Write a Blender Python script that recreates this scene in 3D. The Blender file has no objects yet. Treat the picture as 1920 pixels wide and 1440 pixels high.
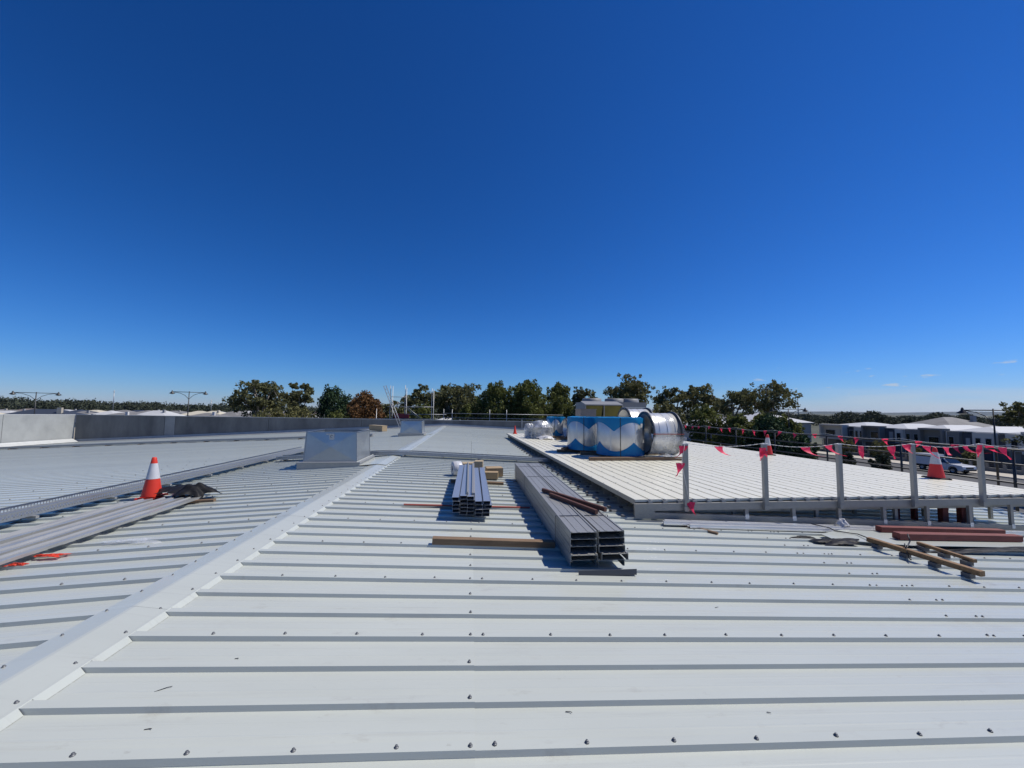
import bpy, math, random
import numpy as np
from mathutils import Vector, Matrix
random.seed(7); rng = np.random.default_rng(7)
sc = bpy.context.scene
col = sc.collection
rad = math.radians

# ------------------------------------------------------------------ camera
YAW, PITCH, ROLL = rad(5.92), rad(3.86), rad(0.6)
cam = bpy.data.cameras.new('camera'); camo = bpy.data.objects.new('camera', cam); col.objects.link(camo)
cam.sensor_width = 36.0; cam.lens = 36.0*723/1920; cam.clip_start = .05; cam.clip_end = 30000
fw = Vector((math.sin(YAW)*math.cos(PITCH), math.cos(YAW)*math.cos(PITCH), math.sin(PITCH)))
r0 = Vector((math.cos(YAW), -math.sin(YAW), 0)); u0 = r0.cross(fw)
rt = r0*math.cos(ROLL)+u0*math.sin(ROLL); up = -r0*math.sin(ROLL)+u0*math.cos(ROLL)
m = Matrix((rt, up, -fw)).transposed().to_4x4(); m.translation = (0, 0, 1.6); camo.matrix_world = m
sc.camera = camo

# ------------------------------------------------------------------ sky and sun
SUN_EL, SUN_AZ = rad(56), rad(87)            # azimuth clockwise from +Y
w = bpy.data.worlds.new('World'); sc.world = w; w.use_nodes = True
nt = w.node_tree; bg = nt.nodes['Background']
sky = nt.nodes.new('ShaderNodeTexSky'); sky.sky_type = 'NISHITA'; sky.sun_disc = False
sky.sun_elevation = SUN_EL; sky.sun_rotation = SUN_AZ
sky.altitude = 50; sky.air_density = 1.0; sky.dust_density = 0; sky.ozone_density = 3.0
# camera-like colour response of the clear sky: each channel gets its own gain and contrast
sx = nt.nodes.new('ShaderNodeSeparateColor'); cx_ = nt.nodes.new('ShaderNodeCombineColor'); nt.links.new(sky.outputs[0], sx.inputs[0])
for i, (k, g) in enumerate(((.60, 1.82), (.71, 1.28), (1.26, 1.22))):
    n1 = nt.nodes.new('ShaderNodeMath'); n1.operation = 'MULTIPLY'; n1.inputs[1].default_value = .09; nt.links.new(sx.outputs[i], n1.inputs[0])
    n2 = nt.nodes.new('ShaderNodeMath'); n2.operation = 'POWER'; n2.inputs[1].default_value = g; nt.links.new(n1.outputs[0], n2.inputs[0])
    n3 = nt.nodes.new('ShaderNodeMath'); n3.operation = 'MULTIPLY'; n3.inputs[1].default_value = k/.09; nt.links.new(n2.outputs[0], n3.inputs[0])
    nt.links.new(n3.outputs[0], cx_.inputs[i])
# a few fair-weather cloud puffs and a thin bank low over the horizon
tc = nt.nodes.new('ShaderNodeTexCoord'); sep = nt.nodes.new('ShaderNodeSeparateXYZ'); nt.links.new(tc.outputs['Generated'], sep.inputs[0])
def wmath(op, a, b=None, c=None):
    n = nt.nodes.new('ShaderNodeMath'); n.operation = op
    for i, v in enumerate((a, b, c)):
        if v is None: continue
        if isinstance(v, (int, float)): n.inputs[i].default_value = v
        else: nt.links.new(v, n.inputs[i])
    return n.outputs[0]
def wramp(v, a, b):
    n = nt.nodes.new('ShaderNodeMapRange'); n.interpolation_type = 'SMOOTHSTEP'; nt.links.new(v, n.inputs[0])
    n.inputs[1].default_value = a; n.inputs[2].default_value = b; return n.outputs[0]
az = wmath('ARCTAN2', sep.outputs[0], sep.outputs[1])
def wnoise(sx, sz, off, scale, det=4):
    cx = nt.nodes.new('ShaderNodeCombineXYZ')
    nt.links.new(wmath('MULTIPLY_ADD', az, sx, off), cx.inputs[0]); nt.links.new(wmath('MULTIPLY', sep.outputs[2], sz), cx.inputs[1])
    n = nt.nodes.new('ShaderNodeTexNoise'); n.inputs['Scale'].default_value = scale; n.inputs['Detail'].default_value = det
    nt.links.new(cx.outputs[0], n.inputs['Vector']); return n.outputs[0]
el = sep.outputs[2]
puff = wmath('MULTIPLY', wramp(wnoise(9, 26, 3.7, 2.6, 3), .63, .72), wmath('MULTIPLY', wramp(az, .5, .8), wmath('MULTIPLY', wramp(el, .03, .045), wramp(el, .105, .075))))
bank = wmath('MULTIPLY', wramp(wnoise(3, 30, 11.3, 1.6, 5), .34, .62), wmath('MULTIPLY', wramp(el, .056, .03), wramp(az, .55, .85)))
cl = wmath('MAXIMUM', wmath('MULTIPLY', puff, .7), wmath('MULTIPLY', bank, .42))
mx = nt.nodes.new('ShaderNodeMix'); mx.data_type = 'RGBA'
nt.links.new(cl, mx.inputs[0]); nt.links.new(cx_.outputs[0], mx.inputs[6]); mx.inputs[7].default_value = (5.6, 6.3, 7.2, 1)
nt.links.new(mx.outputs[2], bg.inputs['Color']); bg.inputs['Strength'].default_value = .09
sl = bpy.data.lights.new('sun', 'SUN'); sl.energy = 4.7; sl.angle = rad(.53); sl.color = (1, .955, .89)
so = bpy.data.objects.new('sun', sl); col.objects.link(so)
sdir = Vector((math.cos(SUN_EL)*math.sin(SUN_AZ), math.cos(SUN_EL)*math.cos(SUN_AZ), math.sin(SUN_EL)))
so.rotation_euler = sdir.to_track_quat('Z', 'Y').to_euler(); so.location = sdir*60
vs = sc.view_settings; vs.view_transform = 'Standard'; vs.look = 'None'; vs.exposure = 0; vs.gamma = 1
sc.cycles.max_bounces = 8; sc.cycles.transparent_max_bounces = 12

# ------------------------------------------------------------------ materials
MATS = {}
def mat(name, c, rough=.6, metal=0, var=0, vscale=3, bump=0, bscale=40, c2=None, stretch=(1, 1, 1), trans=0, island=0, spec=None, coords='Position', coat=0):
    """Principled surface; var mixes towards c2 by a noise, island varies the tone from leaf to leaf."""
    if name in MATS: return MATS[name]
    M = bpy.data.materials.new(name); M.use_nodes = True; t = M.node_tree; b = t.nodes['Principled BSDF']
    b.inputs['Base Color'].default_value = (*c, 1); b.inputs['Roughness'].default_value = rough; b.inputs['Metallic'].default_value = metal
    if spec is not None: b.inputs['Specular IOR Level'].default_value = spec
    if coat: b.inputs['Coat Weight'].default_value = coat; b.inputs['Coat Roughness'].default_value = .08
    if coords == 'Position': src = t.nodes.new('ShaderNodeNewGeometry').outputs['Position']
    else: src = t.nodes.new('ShaderNodeTexCoord').outputs['Object']
    mp = t.nodes.new('ShaderNodeMapping'); mp.inputs['Scale'].default_value = stretch; t.links.new(src, mp.inputs[0])
    out = None
    if var:
        n = t.nodes.new('ShaderNodeTexNoise'); n.inputs['Scale'].default_value = vscale; n.inputs['Detail'].default_value = 6; n.inputs['Roughness'].default_value = .62
        t.links.new(mp.outputs[0], n.inputs['Vector'])
        r = t.nodes.new('ShaderNodeMapRange'); r.inputs[1].default_value = .32; r.inputs[2].default_value = .68; r.inputs[4].default_value = var
        t.links.new(n.outputs[0], r.inputs[0])
        x = t.nodes.new('ShaderNodeMix'); x.data_type = 'RGBA'; x.inputs[6].default_value = (*c, 1); x.inputs[7].default_value = (*(c2 or tuple(v*.6 for v in c)), 1)
        t.links.new(r.outputs[0], x.inputs[0]); out = x.outputs[2]
        rr = t.nodes.new('ShaderNodeMapRange'); rr.inputs[3].default_value = max(.02, rough-.07); rr.inputs[4].default_value = min(1, rough+.09)
        t.links.new(n.outputs[0], rr.inputs[0]); t.links.new(rr.outputs[0], b.inputs['Roughness'])
    if island:
        g = t.nodes.new('ShaderNodeNewGeometry'); h = t.nodes.new('ShaderNodeHueSaturation')
        r = t.nodes.new('ShaderNodeMapRange'); r.inputs[3].default_value = 1-island; r.inputs[4].default_value = 1+island
        t.links.new(g.outputs['Random Per Island'], r.inputs[0]); t.links.new(r.outputs[0], h.inputs['Value'])
        if out: t.links.new(out, h.inputs['Color'])
        else: h.inputs['Color'].default_value = (*c, 1)
        out = h.outputs[0]
    if out: t.links.new(out, b.inputs['Base Color'])
    if bump:
        n = t.nodes.new('ShaderNodeTexNoise'); n.inputs['Scale'].default_value = bscale; n.inputs['Detail'].default_value = 4
        t.links.new(mp.outputs[0], n.inputs['Vector'])
        bp = t.nodes.new('ShaderNodeBump'); bp.inputs['Strength'].default_value = bump; bp.inputs['Distance'].default_value = .01
        t.links.new(n.outputs[0], bp.inputs['Height']); t.links.new(bp.outputs[0], b.inputs['Normal'])
    if trans:
        o = t.nodes['Material Output']; tr = t.nodes.new('ShaderNodeBsdfTranslucent'); ms = t.nodes.new('ShaderNodeMixShader'); ms.inputs[0].default_value = trans
        if out: t.links.new(out, tr.inputs[0])
        else: tr.inputs[0].default_value = (*c, 1)
        t.links.new(b.outputs[0], ms.inputs[1]); t.links.new(tr.outputs[0], ms.inputs[2]); t.links.new(ms.outputs[0], o.inputs[0])
    MATS[name] = M; return M

ROOF = mat('roof_paint', (.468, .492, .448), .22, 0, .5, 1.3, .06, 260, c2=(.416, .438, .398), stretch=(.5, 2.2, 1))
def add_scuffs(M):
    t = M.node_tree; b = t.nodes['Principled BSDF']; src = b.inputs['Base Color'].links[0].from_socket
    g = t.nodes.new('ShaderNodeNewGeometry').outputs['Position']
    n = t.nodes.new('ShaderNodeTexNoise'); n.inputs['Scale'].default_value = 2.3; n.inputs['Detail'].default_value = 8; n.inputs['Roughness'].default_value = .7
    mp = t.nodes.new('ShaderNodeMapping'); mp.inputs['Scale'].default_value = (1, 2.6, 1); t.links.new(g, mp.inputs[0]); t.links.new(mp.outputs[0], n.inputs['Vector'])
    r = t.nodes.new('ShaderNodeMapRange'); r.inputs[1].default_value = .60; r.inputs[2].default_value = .74; r.inputs[4].default_value = .5; t.links.new(n.outputs[0], r.inputs[0])
    x = t.nodes.new('ShaderNodeMix'); x.data_type = 'RGBA'; t.links.new(r.outputs[0], x.inputs[0]); t.links.new(src, x.inputs[6]); x.inputs[7].default_value = (.30, .285, .25, 1)
    t.links.new(x.outputs[2], b.inputs['Base Color'])
add_scuffs(ROOF)
def sheet_tone(M, amt):
    t = M.node_tree; b = t.nodes['Principled BSDF']; src = b.inputs['Base Color'].links[0].from_socket
    oi = t.nodes.new('ShaderNodeObjectInfo'); r = t.nodes.new('ShaderNodeMapRange'); r.inputs[3].default_value = 1-amt; r.inputs[4].default_value = 1+amt
    h = t.nodes.new('ShaderNodeHueSaturation'); t.links.new(oi.outputs['Random'], r.inputs[0]); t.links.new(r.outputs[0], h.inputs['Value']); t.links.new(src, h.inputs['Color']); t.links.new(h.outputs[0], b.inputs['Base Color'])
sheet_tone(ROOF, .035)
def streaks(M, sc_, lo, hi, colr):
    t = M.node_tree; b = t.nodes['Principled BSDF']; src = b.inputs['Base Color'].links[0].from_socket
    g = t.nodes.new('ShaderNodeNewGeometry').outputs['Position']; mp = t.nodes.new('ShaderNodeMapping'); mp.inputs['Scale'].default_value = sc_; t.links.new(g, mp.inputs[0])
    n = t.nodes.new('ShaderNodeTexNoise'); n.inputs['Scale'].default_value = 1; n.inputs['Detail'].default_value = 7; n.inputs['Roughness'].default_value = .68; t.links.new(mp.outputs[0], n.inputs['Vector'])
    r = t.nodes.new('ShaderNodeMapRange'); r.inputs[1].default_value = lo; r.inputs[2].default_value = hi; r.inputs[4].default_value = .5; t.links.new(n.outputs[0], r.inputs[0])
    x = t.nodes.new('ShaderNodeMix'); x.data_type = 'RGBA'; t.links.new(r.outputs[0], x.inputs[0]); t.links.new(src, x.inputs[6]); x.inputs[7].default_value = (*colr, 1); t.links.new(x.outputs[2], b.inputs['Base Color'])
streaks(ROOF, (.9, 24, 5), .55, .80, (.34, .345, .32))
streaks(ROOF, (9, 16, 9), .67, .77, (.22, .205, .17))
streaks(ROOF, (1.6, 2.1, 1), .60, .82, (.36, .35, .315))
GALV = mat('galvanised', (.36, .375, .39), .34, .65, .6, 22, .05, 60, c2=(.36, .39, .42))
GALVD = mat('galvanised_dull', (.38, .38, .36), .5, .5, .5, 9, c2=(.30, .31, .32))
ALU = mat('mill_aluminium', (.33, .32, .295), .42, .3, .4, 14, c2=(.26, .255, .235), stretch=(1, 8, 1))
DECK = mat('deck_boards', (.72, .695, .57), .40, .08, .5, 3, .05, 90, c2=(.58, .56, .465), stretch=(6, .6, 1))
SHINY = mat('bright_flashing', (.82, .82, .80), .16, .4, .3, 5, c2=(.68, .69, .71))
DUCT = mat('duct_steel', (.62, .62, .60), .32, .5, .55, 7, .04, 20, c2=(.50, .50, .49), stretch=(1, 1, .5))
STEEL = mat('purlin_steel', (.36, .355, .325), .40, .35, .6, 30, .05, 50, c2=(.26, .255, .235))
TUBE = mat('tube_steel', (.42, .45, .50), .30, .55, .4, 8, c2=(.34, .37, .42), stretch=(6, .5, 6))
DARKIN = mat('dark_opening', (.012, .012, .013), .8)
CONC = mat('precast_concrete_shaded', (.20, .20, .19), .85, 0, 1, .9, .25, 30, c2=(.105, .107, .105), stretch=(1, 1, .35))  # parapet concrete, its colour darkened to carry the shade on this face
CONCP = mat('precast_concrete_sunlit', (.40, .41, .39), .85, 0, .8, .8, .25, 30, c2=(.25, .26, .25), stretch=(1, 1, .6))  # same parapet concrete, its colour lightened for the panel in the sun
FLASH = mat('grey_flashing', (.34, .355, .36), .5, .2, .4, 2)
RUBBER = mat('black_rubber', (.02, .02, .021), .7)
ORANGE = mat('cone_orange', (.62, .035, .012), .45, 0, .3, 9, c2=(.62, .04, .02))
ORANGED = mat('cone_orange_faded', (.62, .03, .025), .5, 0, .4, 9, c2=(.45, .03, .02))
REFL = mat('cone_sleeve', (.58, .58, .59), .35, 0, .3, 12)
PINK = mat('bunting_plastic', (.92, .05, .13), .45, 0, .35, 30, c2=(.72, .03, .09), trans=.5)
CORD = mat('bunting_cord', (.6, .6, .6), .7)
TIMB = mat('weathered_timber', (.23, .15, .085), .75, 0, .8, 3, .3, 60, c2=(.12, .075, .045), stretch=(1, 14, 14))
TIMBP = mat('pale_timber', (.36, .27, .16), .7, 0, .7, 3, .2, 60, c2=(.36, .26, .15), stretch=(1, 10, 10))
TIMBO = mat('brown_timber_long', (.26, .15, .065), .7, 0, .8, 3, .3, 60, c2=(.15, .085, .04), stretch=(14, 1, 14))
REDT = mat('red_primed_timber', (.20, .042, .030), .65, 0, .8, 4, .25, 50, c2=(.11, .022, .018), stretch=(1, 8, 8))
BRWN = mat('brown_stained_timber', (.12, .045, .028), .7, 0, .8, 4, .25, 50, c2=(.06, .024, .016), stretch=(6, 6, 6))
REDS = mat('red_packer_strip', (.28, .06, .04), .6, 0, .5, 6, c2=(.26, .05, .035))
CARD = mat('cardboard', (.34, .245, .14), .8, 0, .4, 5, c2=(.38, .27, .15))
CARDD = mat('dull_cardboard', (.30, .25, .21), .8, 0, .4, 5)
BLUE = mat('blue_film', (.004, .175, .39), .45, 0, .4, 5, .3, 14, c2=(.003, .12, .30), spec=.25)
WHITE = mat('white_sheet', (.52, .53, .51), .45, 0, .3, 4, .1, 20)
PLASW = mat('white_plastic', (.52, .52, .53), .4, 0, .3, 8, .5, 14)
PLASB = mat('black_plastic', (.014, .014, .016), .55, 0, .4, 8, .3, 20, spec=.15)
BLACKM = mat('black_powdercoat', (.02, .021, .023), .45, 0, .3, 6)
SCAF = mat('scaffold_tube', (.40, .41, .42), .45, .6, .5, 6)
ACG = mat('unit_casing', (.21, .21, .21), .5, 0, .3, 3)
ACL = mat('unit_panel_pale', (.24, .24, .235), .5, 0, .3, 3)
YEL = mat('filter_media', (.13, .115, .022), .8, 0, .7, 3, .2, 30, c2=(.06, .058, .014))
STRAP = mat('black_strap', (.015, .015, .016), .5)
REDST = mat('red_strap', (.38, .045, .03), .5)
def clear_film():
    M = bpy.data.materials.new('clear_wrap'); M.use_nodes = True; t = M.node_tree; b = t.nodes['Principled BSDF']
    b.inputs['Base Color'].default_value = (.8, .82, .85, 1); b.inputs['Roughness'].default_value = .12
    tr = t.nodes.new('ShaderNodeBsdfTransparent'); ms = t.nodes.new('ShaderNodeMixShader')
    n = t.nodes.new('ShaderNodeTexNoise'); n.inputs['Scale'].default_value = 5; n.inputs['Detail'].default_value = 5
    g = t.nodes.new('ShaderNodeNewGeometry'); t.links.new(g.outputs['Position'], n.inputs['Vector'])
    r = t.nodes.new('ShaderNodeMapRange'); r.inputs[1].default_value = .35; r.inputs[2].default_value = .7; r.inputs[3].default_value = .18; r.inputs[4].default_value = .55
    t.links.new(n.outputs[0], r.inputs[0]); t.links.new(r.outputs[0], ms.inputs[0])
    bp = t.nodes.new('ShaderNodeBump'); bp.inputs['Strength'].default_value = .8; bp.inputs['Distance'].default_value = .04; t.links.new(n.outputs[0], bp.inputs['Height']); t.links.new(bp.outputs[0], b.inputs['Normal'])
    t.links.new(tr.outputs[0], ms.inputs[1]); t.links.new(b.outputs[0], ms.inputs[2]); t.links.new(ms.outputs[0], t.nodes['Material Output'].inputs[0])
    return M
FILM = clear_film()

# ------------------------------------------------------------------ mesh helpers
class MB:
    def __init__(s): s.v = []; s.f = []; s.sm = []
    def add(s, vs, fs, smooth=False):
        o = len(s.v); s.v += [tuple(p) for p in vs]; s.f += [tuple(i+o for i in f) for f in fs]; s.sm += [smooth]*len(fs); return s
    def box(s, x0, x1, y0, y1, z0, z1, M=None):
        p = [(x, y, z) for z in (z0, z1) for y in (y0, y1) for x in (x0, x1)]
        if M is not None: p = [M @ Vector(q) for q in p]
        return s.add(p, [(0, 2, 3, 1), (4, 5, 7, 6), (0, 1, 5, 4), (2, 6, 7, 3), (0, 4, 6, 2), (1, 3, 7, 5)])
    def bar(s, a, b, wd, ht, upv=(0, 0, 1)):
        """Rectangular bar from a to b, width wd across, height ht along upv, centred on the line."""
        a, b = Vector(a), Vector(b); d = (b-a).normalized(); sd = d.cross(Vector(upv)).normalized(); u = sd.cross(d)
        p = [q+sd*i*wd/2+u*j*ht/2 for q in (a, b) for j in (-1, 1) for i in (-1, 1)]
        return s.add(p, [(0, 1, 3, 2), (4, 6, 7, 5), (0, 4, 5, 1), (2, 3, 7, 6), (0, 2, 6, 4), (1, 5, 7, 3)])
    def chamfer(s, a, b, wd, ht, ch=.006, upv=(0, 0, 1)):
        a, b = Vector(a), Vector(b); d = (b-a).normalized(); sd = d.cross(Vector(upv)).normalized(); u = sd.cross(d)
        w, h = wd/2, ht/2; sec = [(-w+ch, -h), (w-ch, -h), (w, -h+ch), (w, h-ch), (w-ch, h), (-w+ch, h), (-w, h-ch), (-w, -h+ch)]
        p = [q+sd*x+u*y for q in (a, b) for x, y in sec]
        return s.add(p, [(i, (i+1) % 8, (i+1) % 8+8, i+8) for i in range(8)]+[tuple(range(7, -1, -1)), tuple(range(8, 16))])
    def tube(s, a, b, ra, rb=None, n=8, caps=True):
        rb = ra if rb is None else rb; a, b = Vector(a), Vector(b); d = (b-a).normalized()
        sd = d.orthogonal().normalized(); u = d.cross(sd)
        p = [q+(sd*math.cos(2*math.pi*i/n)+u*math.sin(2*math.pi*i/n))*r for q, r in ((a, ra), (b, rb)) for i in range(n)]
        s.add(p, [(i, (i+1) % n, (i+1) % n+n, i+n) for i in range(n)], True)
        if caps: o = len(s.v)-2*n; s.f += [tuple(o+i for i in range(n-1, -1, -1)), tuple(o+n+i for i in range(n))]; s.sm += [False]*2
        return s
    def path(s, pts, r, n=6):
        pts = [Vector(p) for p in pts]
        for i in range(len(pts)-1): s.tube(pts[i], pts[i+1], r if not hasattr(r, '__len__') else r[i], None if not hasattr(r, '__len__') else r[i+1], n, True)
        return s
    def lathe(s, prof, n=24, c=(0, 0, 0), axis='z', a0=0, a1=2*math.pi):
        full = abs(a1-a0-2*math.pi) < 1e-6; k = n if full else n+1; p = []
        for r, h in prof:
            for i in range(k):
                t = a0+(a1-a0)*i/n; x, y = r*math.cos(t), r*math.sin(t)
                q = (x, y, h) if axis == 'z' else (h, x, y)
                p.append((q[0]+c[0], q[1]+c[1], q[2]+c[2]))
        fs = []
        for j in range(len(prof)-1):
            for i in range(n):
                i2 = (i+1) % k; fs.append((j*k+i, j*k+i2, (j+1)*k+i2, (j+1)*k+i))
        return s.add(p, fs, True)
    def prism(s, prof, y0, y1, axis='y'):
        """Extrude a closed outline of (u, v) pairs; axis y: (u, y, v), axis x: (x, u, v)."""
        n = len(prof)
        if axis == 'y': p = [(u, y, v) for y in (y0, y1) for u, v in prof]
        else: p = [(x, u, v) for x in (y0, y1) for u, v in prof]
        return s.add(p, [(i, (i+1) % n, (i+1) % n+n, i+n) for i in range(n)]+[tuple(range(n-1, -1, -1)), tuple(range(n, 2*n))])
    def mesh(s, name):
        me = bpy.data.meshes.new(name); me.from_pydata(s.v, [], s.f); me.polygons.foreach_set('use_smooth', s.sm); me.update(); return me
    def build(s, name, mt, parent=None, loc=None, rz=0):
        me = s.mesh(name); me.materials.append(mt); return place(name, me, parent, loc, rz)
def place(name, me, parent=None, loc=None, rz=0):
    o = bpy.data.objects.new(name, me); col.objects.link(o); o.parent = parent
    if loc is not None: o.location = loc
    if rz: o.rotation_euler.z = rz
    return o
def tag(o, label, cat, group=None):
    o['label'] = label; o['category'] = cat
    if group: o['group'] = group
    return o
def thing(name, label, cat, loc=(0, 0, 0), rz=0, group=None):
    o = bpy.data.objects.new(name, None); col.objects.link(o); o.location = loc; o.rotation_euler.z = rz; o.empty_display_size = .2
    return tag(o, label, cat, group)
def struct(o): o['kind'] = 'structure'; return o
def group_root(name, loc=(0, 0, 0)):
    o = bpy.data.objects.new(name, None); col.objects.link(o); o.location = loc; return struct(o)
def copy_tree(o, parent=None):
    c = o.copy(); col.objects.link(c); c.parent = parent
    for ch in o.children: copy_tree(ch, c)
    return c
S = .05; AX = -2.42
def rz(x): return -S*x if x > AX else S*(x-2*AX)      # height of the rib crests
G = -5.4                                              # street level

# ------------------------------------------------------------------ the roof we stand on
roof = group_root('roof')
PITCH_R = .305; Y0 = 1.96                             # crest of rib 0
NS = 36; K0 = -4
def sheet_mesh(x0, x1, lift, k=1.0):
    pr = []
    for j in range(4):
        y = PITCH_R*j; e = .0016 if j == 0 else (-.0004 if j == 3 else 0)
        if j > 0: pr.append((y-.0335, -.0285))
        else: pr.append((y-.0335, -.027))
        pr += [(y-.0275, e), (y+.0275, e)]
        if j < 3:
            pr.append((y+.0335, -.0285))
            for q in (.115, .19): pr += [(y+q-.010, -.0285), (y+q-.004, -.0273), (y+q+.004, -.0273), (y+q+.010, -.0285)]
    n = len(pr); xs = (x0, x1)
    v = [(x, y, z*k+rz(x)+lift) for x in xs for y, z in pr]
    b = MB().add(v, [(i, i+1, i+1+n, i+n) for i in range(n-1)]); return b
mshU = sheet_mesh(-2.36, .045, .0018).mesh('roof_sheet'); mshL = sheet_mesh(0, 12.56, 0).mesh('roof_sheet'); mshW = sheet_mesh(-6.62, -2.48, 0).mesh('roof_sheet')
mshF = [sheet_mesh(a, b, l_, .5).mesh('roof_sheet') for a, b, l_ in ((-2.36, .045, .0018), (0, 12.56, 0), (-6.62, -2.48, 0))]; mshV = sheet_mesh(-34.6, -6.58, -.002, .5).mesh('roof_sheet')   # ribs flattened past the cable trays to make the far roof render brighter
for me in (mshU, mshL, mshW, mshV, *mshF): me.materials.append(ROOF)
for k in range(K0, NS):
    for me in ((mshU, mshL, mshW, mshV) if Y0+.915*k < 12.4 else (*mshF, mshV)):
        o = place('roof_sheet', me, roof, (0, Y0+.915*k, random.uniform(-.0006, .0006)))
        o.rotation_euler = (random.uniform(-.0012, .0012), 0, 0)
# ridge capping, notched over the ribs
def cap_mesh(n):
    b = MB(); L = PITCH_R*n
    xr, xl = -2.19, -2.64; zr, zl = rz(xr)+.005, rz(xl)+.005; za = rz(AX)+.026
    sec = [(xl, zl), (xl+.02, zl+.002), (AX-.012, za-.002), (AX+.012, za-.002), (xr-.02, zr+.002), (xr, zr)]
    b.add([(x, y, z) for y in (0, L-.003) for x, z in sec], [(i, i+1, i+7, i+6) for i in range(5)])
    for j in range(n):
        y = PITCH_R*j+.1525
        for x, z, s in ((xr, zr, 1), (xl, zl, -1)):
            q = [(x, y-.122, z), (x, y+.122, z), (x+s*.036, y+.114, z-.032), (x+s*.036, y-.114, z-.032)]
            b.add(q, [(0, 1, 2, 3)])
        for s0 in (-1, 1):      # little tongues turned down beside each rib
            b.add([(xr, y+s0*.122, zr), (xr, y+s0*.1525, zr), (xr+.004, y+s0*.1525, zr-.004), (xr+.004, y+s0*.122, zr-.004)], [(0, 1, 2, 3)])
    return b
cm = cap_mesh(8).mesh('ridge_capping'); cm.materials.append(ROOF)
y = Y0-PITCH_R*12
while y < 33.5:
    place('ridge_capping', cm, roof, (0, y, random.uniform(0, .0015))); y += PITCH_R*8
# roof screws
sb = MB(); sb.lathe([(.0, -.002), (.0115, -.002), (.0115, .002), (.009, .004), (.0068, .0045), (.0068, .010), (.0058, .0112), (.0, .0112)], 8)
scm = sb.mesh('screw'); SCREW = mat('screw_head', (.15, .155, .16), .5, .4, .4, 300); scm.materials.append(SCREW)
pts = []
for i in range(-1, 105):
    y = Y0+PITCH_R*i
    jx = lambda a=.012: random.uniform(-a, a)
    if y < 33:
        pts += [(-2.235+jx(.01), y+jx(.004), rz(-2.235)+.006), (-2.60+jx(.01), y+jx(.004), rz(-2.6)+.006)]
    if y < 20: pts.append((.018+jx(.006), y+jx(.005), rz(0)+.003))
    if y < 6.0:
        for x in (4.30, 4.60, 4.66): pts.append((x+jx(.008), y+jx(.006), rz(x)+.001))
    if i % 3 == 0 and y < 23:
        o = .13 if i % 2 else .15
        for j in range(-6, 26):
            x = o+.455*j+jx(.03)
            if -2.1 < x < (9 if y < 6 else 2.2) and y < 16: pts.append((x, y+jx(.006), rz(x)+.003))
        for j in range(0, 24):
            x = -2.95-.52*j+jx(.03)
            if x > -9.5 and y < 15: pts.append((x, y+jx(.006), rz(x)+.003))
pts = [p for p in pts if p[1] > 1.6]
pts.sort(key=lambda p: p[0]**2+p[1]**2)
for p in pts[:280]:
    o = place('screw', scm, roof, p); o.rotation_euler = (random.uniform(-.06, .06), random.uniform(-.06, .06), random.uniform(0, 6))
b = MB()
for p in pts[280:]:
    b.add([(v.co.x+p[0], v.co.y+p[1], v.co.z+p[2]) for v in scm.vertices], [tuple(f.vertices) for f in scm.polygons])
b.build('screw', SCREW, roof)['kind'] = 'stuff'
# end laps: thin line, swarf and slivers left on the sheets
SW = mat('metal_sliver', (.05, .05, .055), .5, .3)
for n, (x, y, L, a, lb) in enumerate(((.56, 2.19, .036, -.3, 'right of the near screw row'), (-1.52, 2.13, .034, .05, 'beside the ridge capping'), (-1.42, 2.66, .024, 0, 'two ribs up from the ridge side scratch'), (2.2, 3.35, .034, .2, 'near the purlin bundle foot'), (1.72, 2.16, .02, -.5, 'in the right foreground'), (-1.65, 2.40, .075, .5, 'longest of them, near the ridge capping'))):
    q = MB().bar((-L/2, 0, 0), (L*.2, L*.06, .001), .004, .002).bar((L*.2, L*.06, .001), (L/2, -.003, .003), .003, .002)
    o = q.build('metal_offcut', SW, None, (x, y, rz(x)-.025), a)
    tag(o, 'tiny dark metal sliver in a roof pan, '+lb, 'metal scrap', 'metal slivers left on the near roof sheets')

# building body below the roof
bw = group_root('building_wall')
WALLM = mat('building_wall_paint', (.42, .43, .42), .8, 0, .4, 1.2)
MB().box(-34.4, 12.5, -3, 34.9, G, -2.0).build('wall_body', WALLM, bw)
MB().box(12.45, 12.72, -3, 35.1, G, rz(12.5)-.05).build('side_wall', WALLM, bw)
gt = MB(); gt.prism([(12.50, -.78), (12.50, -.66), (12.53, -.66), (12.53, -.75), (12.70, -.75), (12.70, -.64), (12.73, -.64), (12.73, -.78)], -3, 35)
struct(gt.build('eaves_gutter', FLASH, bw))

# parapet walls
def panel(b, a, c, za0, za1, zb0, zb1, th, nrm):
    n = Vector((*nrm, 0))*th; P = [Vector((*a, zb0)), Vector((*c, zb1)), Vector((*c, za1)), Vector((*a, za0))]
    v = P+[q+n for q in P]; b.add(v, [(0, 1, 2, 3), (7, 6, 5, 4), (0, 4, 5, 1), (1, 5, 6, 2), (2, 6, 7, 3), (3, 7, 4, 0)]); return b
pw = thing('parapet_wall', 'long dark grey precast parapet wall across the far end of the roof', 'parapet wall')
topz = lambda x: .83-(x+32)*.0075
xs = [-32, -25.35, -24.55, -17.2, -9.55, -2.3, 5.2, 12.9]
for i in range(len(xs)-1):
    a, c = xs[i]+.012, xs[i+1]-.012
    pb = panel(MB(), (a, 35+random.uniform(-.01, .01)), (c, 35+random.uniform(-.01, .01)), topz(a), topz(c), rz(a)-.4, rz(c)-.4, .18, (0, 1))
    pb.build('concrete_panel', mat('patched_concrete', (.32, .325, .32), .85, 0, .8, .8, .2, 30) if i == 1 else CONC, pw)
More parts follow.
